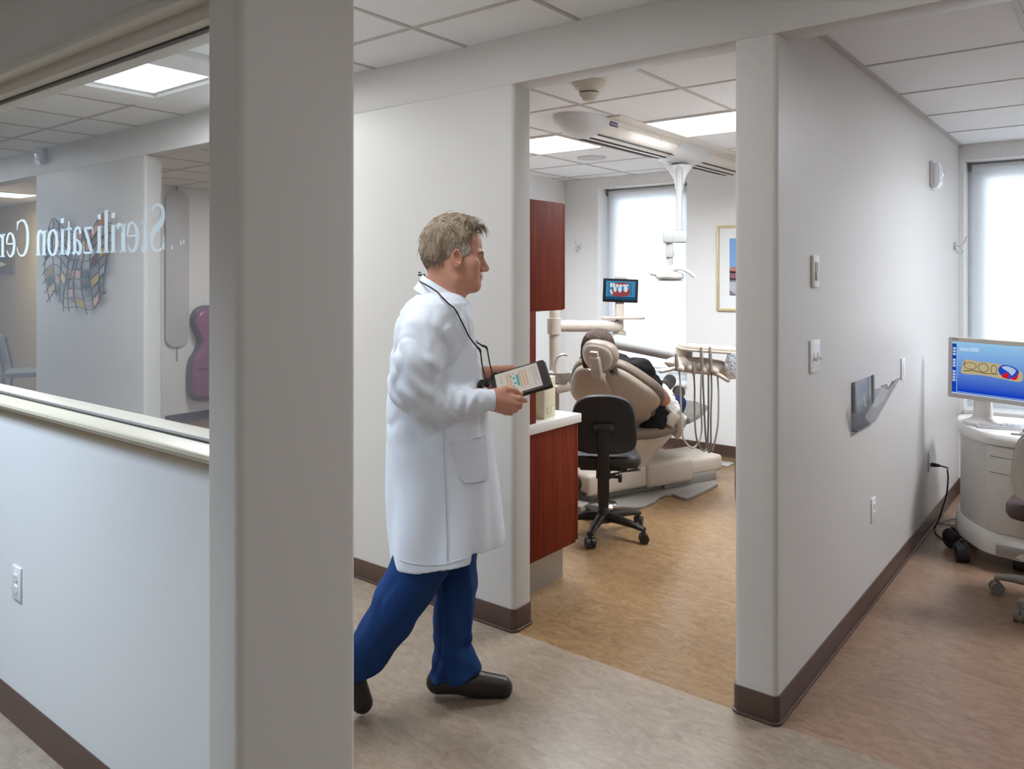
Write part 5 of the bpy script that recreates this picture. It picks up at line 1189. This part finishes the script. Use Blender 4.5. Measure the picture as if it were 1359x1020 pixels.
# ---- lab coat
v = Vol((-.30, -.36, .44), (.26, .34, 1.62), .0048)
rows = []
for vv, b, f, hy_ in ((386, 562, 606, .075), (393, 551, 616, .125), (401, 540, 621, .165), (413, 532, 625, .185), (430, 527, 628, .195), (450, 524, 631, .195), (480, 519, 636, .19), (510, 516, 641, .19), (550, 514.5, 648, .195), (600, 514, 656, .205), (650, 514, 662, .215), (700, 516, 667, .222), (735, 519, 668, .224), (765, 521, 667, .224)):
    x0, x1 = Q(b, 0)[0], Q(f, 0)[0]; rows.append((Q(0, vv)[2], (x0+x1)/2, 0.0, (x1-x0)/2, hy_))
v.stack(rows, .02, pw=2.25)
zc_, xc_ = Q(0, 650)[2], Q(590, 0)[0]
def drape(X, Y, Z):
    th_ = np.arctan2(Y/.2, (X-xc_)/.19); w = sstep(1.0, .62, Z)
    f = .0075*w*np.sin(th_*6+.8+2.2*vnoise(X*0, Y*0, Z, 2.2, 4))+.006*w*vnoise(np.cos(th_)+X*0, np.sin(th_)+Y*0, Z*.25, 3.6, 8)
    f = f+.003*vnoise(X, Y, Z*.7, 9, 21)*sstep(.7, 1.0, Z)
    # pull lines from the shoulder blade and the belly
    u_ = X*.55+Z*.83; f = f+.0028*sstep(1.05, 1.2, Z)*np.sin(u_*62+3*vnoise(X, Y, Z, 6, 2))*sstep(.0, -.14, X)*.8
    rz = np.abs(vnoise(X*.8+Z*.5, Y, Z*.55-X*.3, 15, 77)); f = f+.0045*(sstep(.0, .35, rz)-.7)*sstep(.85, 1.1, Z)
    return -f
v.op(drape, mode='disp')
arm = [Q(573, 417, -.130), Q(562, 442, -.175), Q(553, 480, -.215), Q(551, 515, -.215), Q(562, 532, -.205), Q(592, 537, -.19), Q(622, 533, -.17), Q(640, 531, -.155)]
ra = [.062, .077, .083, .082, .072, .058, .043, .040]
v2 = Vol(v.lo, (.26, .34, 1.62), .0048); v2.chain(arm, ra, .02)
arm2 = [Q(584, 418, .135), Q(584, 445, .19), Q(588, 490, .21), Q(596, 520, .20), Q(622, 507, .13), Q(634, 499, .10)]
v2.chain(arm2, [.062, .077, .08, .07, .05, .04], .02)
E = np.array(Q(560, 528, -.21)); F_ = np.array(Q(618, 535, -.17))
def slv(X, Y, Z):
    d = np.sqrt((X-E[0])**2+(Z-E[2])**2+0*Y); m = np.exp(-(d/.10)**2); d2 = np.sqrt((X-F_[0])**2+(Z-F_[2])**2+0*Y); m2 = np.exp(-(d2/.055)**2)
    n = vnoise(X, Y, Z, 11, 31)
    f = .0045*m*np.sin((X*.75+Z*.66)*140+2.5*n)+.006*m2*np.sin((X*.96-Z*.25)*150+2.2*n)
    f = f+.003*n*sstep(1.0, 1.35, Z)+.004*np.sin((X*.93+Z*.36)*75+3*n)*sstep(1.05, 1.2, Z)*sstep(1.44, 1.3, Z)
    rz = np.abs(vnoise(X*.9-Z*.4, Y*.8, Z*.6+X*.5, 17, 78)); f = f+.0035*(sstep(.0, .3, rz)-.75)
    return -f*sstep(.02, -.1, Y)-.002*n
v2.op(slv, mode='disp')
hk_ = .035; h_ = np.maximum(hk_-np.abs(v.D-v2.D), 0)/hk_; base = v.D.copy()
v.D = np.minimum(v.D, v2.D)-h_*h_*hk_*.25
# hollow skirt and hem
zi = Q(0, 640)[2]
inner = base+.011
sl = np.maximum(inner, v.ax[2][None, None, :]-zi); v.D = np.maximum(v.D, -sl)
hp_ = [(495, 738, 0), (520, 741.5, -.03), (535, 748, -.10), (556, 754, -.15), (593, 753, -.19), (625, 744, -.175), (628, 729, -.17), (640, 730, -.14), (652, 726, -.09), (664, 719, -.02), (690, 716, 0)]
hx_ = [Q(u, 0, d)[0] for u, w, d in hp_]; hz_ = [Q(0, w, d)[2] for u, w, d in hp_]
v.op(lambda X, Y, Z: np.interp(X, hx_, hz_)-Z+0*Y+.012*sstep(0, .2, Y), k=.003, mode='and')
# neck opening
v.cap(Q(590, 370), Q(584, 402), .066, .062, .012, 'sub')
cv_, cf_ = v.mesh(1)
coat = np_obj('lab_coat', [(cv_, cf_)], [coatm], man)
# collar: stand and fall around the neck
def cring(c, hx, hy, tilt, n=36, lift=0): return [c+Vector((hx*math.cos(2*math.pi*k/n), hy*math.sin(2*math.pi*k/n), -tilt*hx*math.cos(2*math.pi*k/n)+lift)) for k in range(n)]
c0, c1, c2 = Q(586.5, 380), Q(585, 390), Q(583, 400)
MB().loft([cring(c1, .070, .072, .62), cring(c0, .066, .068, .60), cring(c0, .0695, .0715, .60, lift=.002), cring(c1, .079, .085, .60), cring(c2, .092, .104, .52), cring(c2, .089, .10, .52)], caps=False).build('collar', coatm, coat, 60)
lp = MB()
for s in (-1, 1):
    pts = [Q(607, 396, s*.055), Q(616, 398, s*.03), Q(621, 402, s*.012), Q(626, 416, s*.035), Q(623, 428, s*.06), Q(615, 412, s*.085)]
    lp.loft([pts, [p+Vector((.008, s*.003, .004)) for p in pts]])
    lp.build('lapel', coatm, coat, 60); lp = MB()
lp.bm.free()
def cuff(a, b, r0, r1):
    d = (b-a); n = d.normalized(); up = Vector((0, 0, 1)); s = n.cross(up).normalized(); t_ = s.cross(n); rg = []
    for f, r in ((0, r0*.9), (0, r0), (.04, r0*1.02), (.5, (r0+r1)/2), (.94, r1*1.02), (1, r1), (1, r1*.88), (.6, r1*.85)):
        rg.append([a+d*f+(s*math.cos(x)*.92+t_*math.sin(x))*r for x in [2*math.pi*k/24 for k in range(24)]])
    MB().loft(rg, caps=False).build('cuff', coatm, coat, 50)
cuff(Q(630, 531.5, -.16), Q(654.5, 530.5, -.138), .0365, .0365); cuff(Q(628, 501, .11), Q(641, 496.5, .09), .036, .034)
# patch pocket on the near side, back slit seam
def near(u, v_):
    """the point of the coat's near side that this line of sight meets"""
    p = Q(u, v_, -.2); m = (np.abs(cv_[:, 0]-p.x) < .012) & (np.abs(cv_[:, 2]-p.z) < .012)
    y = cv_[m][:, 1].min() if m.any() else -.2
    return Vector((Q(u, v_, y).x, y, Q(u, v_, y).z))
rg = []
for f, o in ((1.0, .002), (1.0, -.003), (.97, -.0045)):
    rg.append([near(624+(u-624)*f, 614+(w-614)*f)+Vector((0, o, 0)) for u, w in [(600, 585), (612, 583), (624, 581), (636, 579), (645, 577), (646.5, 590), (648, 605), (649.5, 620), (649, 635), (640, 638), (628, 640.5), (616, 640), (610, 632), (606, 618), (603, 602)]])
MB().loft(rg).build('pocket', coatm, coat, 25)
pts = [near(u, w)+Vector((0, -.0005, 0)) for u, w in ((588, 560), (589, 600), (590.5, 640), (592, 680), (593, 715), (593, 745))]
MB().tube(crom(pts, 4), [.0016]*21, 6).build('side_seam', mat('seam_shade', (0.6, 0.63, 0.68, 1), .8), coat)
pts = [near(u, w)+Vector((0, -.0005, 0)) for u, w in ((524, 738), (535, 744), (556, 748.5), (575, 749), (593, 747.5), (610, 743), (622, 739))]
MB().tube(crom(pts, 4), [.0014]*25, 6).build('hem_seam', MATS['seam_shade'], coat)
# ---- trousers
v = Vol((-.47, -.26, .02), (.22, .26, 1.0), .0058)
v.ell(Q(596, 640), (.13, .165, .13), .04)
v.stack([(Q(0, vv, .08)[2], (Q(b, 0, .08)[0]+Q(f, 0, .08)[0])/2, cy, (Q(f, 0, .08)[0]-Q(b, 0, .08)[0])/2, hy_) for vv, b, f, cy, hy_ in ((650, 570, 634, .085, .095), (700, 575, 634, .085, .092), (740, 580, 633.5, .083, .088), (780, 579, 633, .08, .082), (820, 577, 628.5, .078, .078), (850, 577, 624, .075, .076), (868, 574, 629, .073, .078), (882, 571, 639, .072, .082), (898, 568.5, 639, .07, .085), (915, 566.5, 638, .07, .085))], .03)
v.chain([Q(586, 650, -.085), Q(561, 740, -.09), kn_r, Q(497, 852, -.085), Q(470, 890, -.075)], [.112, .100, .088, .076, .082], .03)
kz = kn_l.z
def fold(X, Y, Z):
    n = vnoise(X, Y, Z, 8, 41)
    right = sstep(-.02, -.06, Y)
    f = .003*np.sin((X*.86+Z*.5)*40+2.4*n)*right+.004*(sstep(0, .3, np.abs(vnoise(X*.5+Z*.4, Y, (X*.6-Z*.6), 11, 43)))-.6)*right
    f = f+(1-right)*(.005*np.sin((X*.97+Y*.6+Z*.12)*62+2.0*n)*sstep(.7, .4, Z)+.005*(sstep(0, .3, np.abs(vnoise(X, Y, Z*.4+X*.3, 12, 44)))-.6)+.003*np.sin((Z+X*.5)*80+2*n)*sstep(.32, .2, Z))
    return -(f+.0025*n)*sstep(.0, .05, Z)
v.op(fold, mode='disp')
hm_x = [Q(u, 0, .0)[0] for u in (480, 566, 573, 600, 620, 640)]; hm_z = [Q(0, w, .0)[2] for w in (912, 907, 912, 910, 905, 899)]
v.op(lambda X, Y, Z: np.where(X > -.16, np.interp(X, hm_x, hm_z)-Z, -1.0)+0*Y, k=.004, mode='and')
a_ = np.array(kn_r); b_ = np.array(Q(470, 890, -.075)); nn = (b_-a_)/np.linalg.norm(b_-a_)
pe = np.array(Q(478, 892, -.075))
v.op(lambda X, Y, Z: np.where(X < -.22, ((X-pe[0])*.25+(pe[2]-Z)*.97), -1.0)+0*Y, k=.004, mode='and')
v.cap(Q(589, 872, -.02), Q(588, 915, .0), .002, .022, .006, 'sub')
tv, tf = v.mesh(1)
trs = np_obj('scrub_trousers', [(tv, tf)], [navym], man)
for k, w in enumerate(((616, 655, 610), )):
    pass
sm = [Q(541, 832, -.19), ]
# ---- shoes
def shoe(name, pts, rs, cut, soles, sy=.92):
    lo = np.min([np.array(p) for p in pts], 0)-.09; hi = np.max([np.array(p) for p in pts], 0)+.09
    v = Vol(lo, hi, .0032)
    v.chain(pts, rs, .02, sy=sy)
    v.op(lambda X, Y, Z: cut[0]*X+cut[1]*Z+cut[2]+0*Y, k=.004, mode='and')
    V, F = v.mesh(1)
    o = np_obj('shoe', [(V, F)], [shoem, solem], man, lambda C: ((cut[0]*C[:, 0]+cut[1]*C[:, 2]+cut[2]) > -soles).astype(int))
    return o
yl = .065
shoe('shoe', [Q(581, 904, yl), Q(606, 903, yl), Q(632, 907, yl+.004), Q(665, 912, yl+.012)], [.043, .045, .048, .043], (0, -1, .001), .016)
tp = Q(481, 932, -.065)
shoe('shoe', [Q(459, 893, -.07), Q(472, 908, -.068), tp], [.036, .040, .037], (-.80, -.60, .80*(tp.x-.026)+.60*(tp.z-.026)), .014)
# ---- glasses cord with the loupes hanging on it
t = thing('loupe_glasses', mo, YAW, 'black loupe glasses hanging on a cord around the neck of the walking man', 'glasses')
cord = mat('cord_black', rgb(34, 31, 30), 0.6)
nr_ = [Q(557, 371, .03), Q(557.5, 373.5, -.035), Q(566, 378, -.092), Q(580, 387, -.118), Q(594, 399, -.124), Q(607, 415, -.122), Q(614, 430, -.125), Q(622, 446, -.115), Q(628, 454, -.10)]
fr_ = [Q(557, 371, .03), Q(562, 376, .09), Q(585, 390, .115), Q(606, 404, .09), Q(616, 418, .06), Q(624, 437, .02), Q(633, 454, -.02)]
out_ = lambda u, w: Vector((Q(u, w, -.12).x, min(near(u, w).y-.004, -.118), Q(u, w, -.12).z))
nr_ = nr_[:4]+[out_(u, w) for u, w in ((587, 392.5), (593, 398), (598, 403))]+[near(u, w)+Vector((0, -.004, 0)) for u, w in ((602, 408), (607, 415), (611, 423), (615, 431), (619, 439), (623, 447))]+[nr_[-1]]
for w in (nr_, fr_): MB().tube(crom(w, 5), [.0028]*((len(w)-1)*5+1), 8).build('cord', cord, t)
for w in ([nr_[-1], Q(634, 461, -.09), Q(637.5, 466, -.085), Q(640, 485, -.08), Q(644, 502, -.075)], [fr_[-1], Q(640, 458.5, -.03), Q(646, 462, -.03), Q(649.5, 480, -.03), Q(654, 498, -.03)]):
    c_ = crom(w, 5); MB().tube(c_, [.0032]*5+[.0046]*6+[.0028]*(len(c_)-11), 8).build('temple', mat('temple_grey', rgb(60, 56, 54), 0.35, .3), t)
fr = MB(); fr.tube(crom([Q(643, 503, -.075), Q(641, 509, -.06), Q(645, 512, -.045), Q(650, 507, -.035), Q(654.5, 499, -.03)], 5), [.003]*21, 8); fr.build('frame', cord, t)
for a, b in ((Q(640, 507, -.065), Q(637, 513, -.085)), (Q(648, 505, -.045), Q(646, 511, -.065))):
    o = MB().tube([a, a.lerp(b, .5), b], [.0125, .011, .010], 16).build('loupe', black_m, t); n = (b-a).normalized(); MB().tube([a-n*.001, a+n*.002], .0105, 16).build('lens', mat('lens_glass', (0.2, 0.22, 0.25, 1), 0.05), o)
MB().box(Q(558, 362, .0)-Vector((.006, .006, .006)), Q(562, 366, .0)+Vector((.004, .006, .002)), .002).box(Q(555.5, 360, 0)-Vector((0, .003, .003)), Q(558.5, 363, 0)+Vector((0, .003, .003)), .001).build('cord_clip', black_m, t)
# ---- tablet
A_, B_, C_, D_ = Q(646, 499.5, .062), Q(719, 479.5, .062), Q(735.5, 510, -.088), Q(661, 534, -.088)
tx_ = ((B_-A_)+(C_-D_)).normalized(); ty_ = ((A_-D_)+(B_-C_)).normalized(); tc = (A_+B_+C_+D_)/4
Mt = frame(tc, tx_, ty_); hw, hh_ = ((B_-A_).length+(C_-D_).length)/4, ((A_-D_).length+(B_-C_).length)/4
ow = Matrix.Translation(mo) @ Matrix.Rotation(YAW, 4, 'Z')
t = thing('tablet', ow @ tc, YAW, 'black cased tablet showing a tooth chart in the hands of the walking man', 'tablet')
Ml = Matrix.Translation(-tc) @ Mt
MB().prism(rrect(-hw, hw, -hh_, hh_, .012), -.010, .006, 'z', bev=.004, M=Ml).build('case', mat('tablet_case', rgb(44, 38, 36), 0.45), t)
MB().box((hw-.03, -hh_+.004, -.014), (hw+.004, hh_-.004, -.002), .004, 2, Ml).build('case_hinge', mat('tablet_case', rgb(44, 38, 36), 0.45), t)
sx0, sx1, sy0, sy1 = -hw*.82, hw*.72, -hh_*.86, hh_*.86
sc = MB().box((sx0, sy0, .006), (sx1, sy1, .0068), 0, 1, Ml).build('screen', emis('tablet_paper', rgb(196, 188, 180), .85), t)
def tp_(rects, m, name):
    k = MB()
    for x0, y0, x1, y1 in rects: k.box((sx0+(sx1-sx0)*x0, sy0+(sy1-sy0)*y0, .0066), (sx0+(sx1-sx0)*x1, sy0+(sy1-sy0)*y1, .0072), 0, 1, Ml)
    k.build(name, m, sc)
ora = emis('tablet_orange', rgb(200, 150, 108), .8); teal = emis('tablet_teal', rgb(64, 160, 160), .8); ink = emis('tablet_ink', rgb(130, 124, 122), .7)
for x in (.24, .31, .53, .60, .67): tp_([(x, .18+.058*i, x+.045, .18+.058*i+.034) for i in range(12)], ora, 'tooth_row_image')
tp_([(.47, .26, .52, .74), (.39, .58, .44, .66), (.40, .36, .45, .44), (.33, .70, .38, .76), (.35, .22, .40, .3), (.4, .8, .43, .84)], teal, 'chart_marks_image')
for r_ in [(.86, .12, .868, .9), (.90, .3, .908, .9), (.94, .2, .948, .9), (.12, .5, .128, .9), (.8, .6, .806, .9)]: tp_([r_], ink, 'text_line_image')
MB().box((hw*-.2, -hh_-.001, -.004), (hw*-.0, -hh_+.004, .003), .001, 1, Ml).build('side_port', steel_m, t)
# ================================================================ THE PATIENT
CM = Matrix.Translation(Vector(CH)) @ Matrix.Rotation(CRZ, 4, 'Z'); CI = CM.inverted()
def K(u, v, d): return CI @ W(u, v, d)
pskin = mat('patient_skin', rgb(200, 142, 114), 0.5, var=.06, scale=20, sub=.06)
pblack = mat('black_shirt', (0.012, 0.012, 0.013, 1), 0.8, bump=.2, bscale=80, spec=.2)
pden = mat('blue_denim', rgb(30, 46, 84), 0.8, var=.15, scale=60, spec=.2)
pshoe = mat('dark_shoe', rgb(52, 46, 42), 0.5)
hd_ = K(795, 462, 5.17)
fd = Vector((0, .45, .89)).normalized()      # where the face points
up_ = Vector((0, -.89, .45)).normalized()    # crown direction
up2 = Vector((0, -.30, .954))
sh = [B0+U*.465-N*.165+X_*(s*.20) for s in (-1, 1)]
hip = [Vector((s*.10, .06, .575)) for s in (-1, 1)]
kne = [Vector((s*.11, .54, .565)) for s in (-1, 1)]
ank = [K(886, 524, 6.3)+Vector((0, -.06, -.03)), K(898, 534, 6.2)+Vector((0, -.06, -.03))]
e_ = Vector((.255, -.05, .69)); elb = [Vector((-.27, e_.y, e_.z)), e_]; wri = [Vector((-.12, .2, .74)), Vector((.15, .2, .72))]
v = Vol((-.42, -.75, .38), (.42, 1.45, 1.30), .010)
v.ell(hd_, (.072, .088, .1), .02); v.cap(hd_+Vector((0, .02, -.05)), B0+U*.48-N*.13, .052, .055, .03)
v.ell(hd_+Vector((0, .075, -.02)), (.012, .018, .016), .01)
v.cap(B0+U*.44-N*.135-X_*.10, B0+U*.44-N*.135+X_*.10, .085, .085, .05); v.cap(B0+U*.40-N*.16, B0+U*.12-N*.16, .125, .115, .05); v.cap(hip[0], hip[1], .105, .105, .05)
for i in (0, 1):
    v.cap(sh[i], elb[i], .052, .043, .03).cap(elb[i], wri[i], .042, .026, .015)
    v.cap(hip[i], kne[i], .085, .06, .04).cap(kne[i], ank[i], .058, .036, .02)
    for j in range(4): v.cap(wri[i]+Vector((-.02+.013*j, .02, 0)), wri[i]+Vector((-.02+.013*j, .10, -.01-.004*j)), .012, .008, .006)
    v.cap(wri[i], wri[i]+Vector((-.04 if i else .04, .06, .0)), .014, .009, .01); v.cap(wri[i], wri[i]+Vector((0, .05, 0)), .026, .024, .01)
V_, F_ = v.mesh(1)
pat = np_obj('person', [(V_, F_)], [pskin]); pat.location = CH; pat.rotation_euler = (0, 0, CRZ)
tag(pat, 'dark haired patient in a black top lying back in the dental chair', 'person')
# bob of dark hair
v = Vol((-.2, -.75, .82), (.22, -.25, 1.28), .004)
v.ell(hd_+Vector((0, -.012, .018)), (.108, .108, .112), .02); v.ell(hd_+Vector((.0, -.03, -.04)), (.105, .07, .105), .03)
v.cap(hd_+Vector((.085, -.01, -.04)), hd_+Vector((.105, -.02, -.135)), .035, .014, .03); v.cap(hd_+Vector((-.085, -.01, -.04)), hd_+Vector((-.09, -.02, -.12)), .035, .015, .03)
hx, hy, hz = hd_
v.ell(hd_+Vector((0, .125, -.03)), (.075, .08, .10), .015, 'sub')
v.op(lambda X, Y, Z: -.003*np.sin(np.arctan2(X-hx, Y-hy-.02)*46+4*vnoise(X, Y, Z, 14, 3))-.002*vnoise(X, Y, Z*.2, 160, 6), mode='disp')
V_, F_ = v.mesh(0)
ph = np_obj('hair', [(V_, F_)], [mat('hair_dark', rgb(60, 38, 27), 0.62, var=.3, scale=90, stretch=(1, 1, .2), bump=.3, bscale=160)], pat)
st = MB(); rnd = np.random.RandomState(8)
for i in range(70):
    a = R(rnd.uniform(-50, 40)); p = hd_+Vector((.098+rnd.uniform(-.015, .012), rnd.uniform(-.05, .02), -.08+rnd.uniform(-.03, .02)))
    st.tube([p, p+Vector((.006, 0, -.03)), p+Vector((.012+rnd.uniform(0, .02), .0, -.055)), p+Vector((.02+rnd.uniform(0, .035), 0, -.066))], [.0022, .002, .0014, .0005], 4, caps=False)
st.build('hair_strands', MATS['hair_dark'], ph)['kind'] = 'stuff'
# clothes
v = Vol((-.42, -.62, .40), (.42, .45, 1.1), .008)
v.cap(B0+U*.44-N*.135-X_*.12, B0+U*.44-N*.135+X_*.12, .10, .10, .05); v.cap(B0+U*.40-N*.16, B0+U*.08-N*.15, .145, .135, .05); v.cap(hip[0]+Vector((0, -.02, -.02)), hip[1]+Vector((0, -.02, -.02)), .125, .125, .05)
v.ell(hip[1]+Vector((.06, -.06, -.07)), (.11, .16, .09), .04)
for i in (0, 1): v.cap(sh[i], sh[i].lerp(elb[i], .55), .074, .066, .03); v.ell(sh[i]+Vector((0, 0, .005)), (.078, .08, .07), .03)
v.op(lambda X, Y, Z: .012*vnoise(X, Y, Z, 22, 5)+.006*vnoise(X, Y, Z, 50, 6), mode='disp')
v.cap(hd_+Vector((0, 0, -.1)), hd_+Vector((0, .05, .1)), .06, .12, .01, 'sub')
V_, F_ = v.mesh(1); np_obj('shirt', [(V_, F_)], [pblack], pat)
v = Vol((-.3, -.1, .42), (.36, 1.4, .84), .008)
for i in (0, 1): v.cap(hip[i]+Vector((0, .06, 0)), kne[i], .105, .078, .04).cap(kne[i], ank[i].lerp(kne[i], .12), .074, .055, .02)
v.ell(hip[1]+Vector((.05, .12, .03)), (.09, .16, .09), .04)
v.op(lambda X, Y, Z: .006*vnoise(X, Y, Z, 20, 7), mode='disp')
V_, F_ = v.mesh(1); np_obj('jeans', [(V_, F_)], [pden], pat)
for (u, w, d), (u2, w2, d2) in (((880, 516, 6.28), (889, 505, 6.38)), ((894, 535, 6.18), (901, 520, 6.30))):
    a, b = K(u, w, d), K(u2, w2, d2); v = Vol(np.minimum(a, b)-.11, np.maximum(a, b)+.11, .005)
    v.cap(a, b, .052, .046, .02); v.ell(b, (.046, .05, .05), .02); v.ell(a+Vector((0, 0, .02)), (.05, .06, .05), .02)
    V_, F_ = v.mesh(1); np_obj('shoe', [(V_, F_)], [pshoe], pat)
# pale patterned cloth over the legs
lace = mat('patterned_cloth', (0.62, 0.60, 0.57, 1), 0.85, var=.35, scale=70)
pts = [K(879, 515, 5.72), K(884, 524, 5.68), K(889, 535, 5.64), K(895, 546, 5.62), K(905, 555, 5.64)]
o0 = K(889, 535, 5.64)
t = thing('lap_cloth', CM @ o0, CRZ, 'pale patterned cloth lying over the legs of the patient', 'cloth')
v = Vol(np.min([np.array(p) for p in pts], 0)-.12, np.max([np.array(p) for p in pts], 0)+.12, .005)
v.chain(pts, [.035, .045, .05, .045, .03], .03)
v.op(lambda X, Y, Z: .012*vnoise(X, Y, Z, 28, 15)+.006*vnoise(X, Y, Z, 70, 16), mode='disp')
V_, F_ = v.mesh(1); np_obj('cloth', [(V_-np.array(o0), F_)], [lace], t)
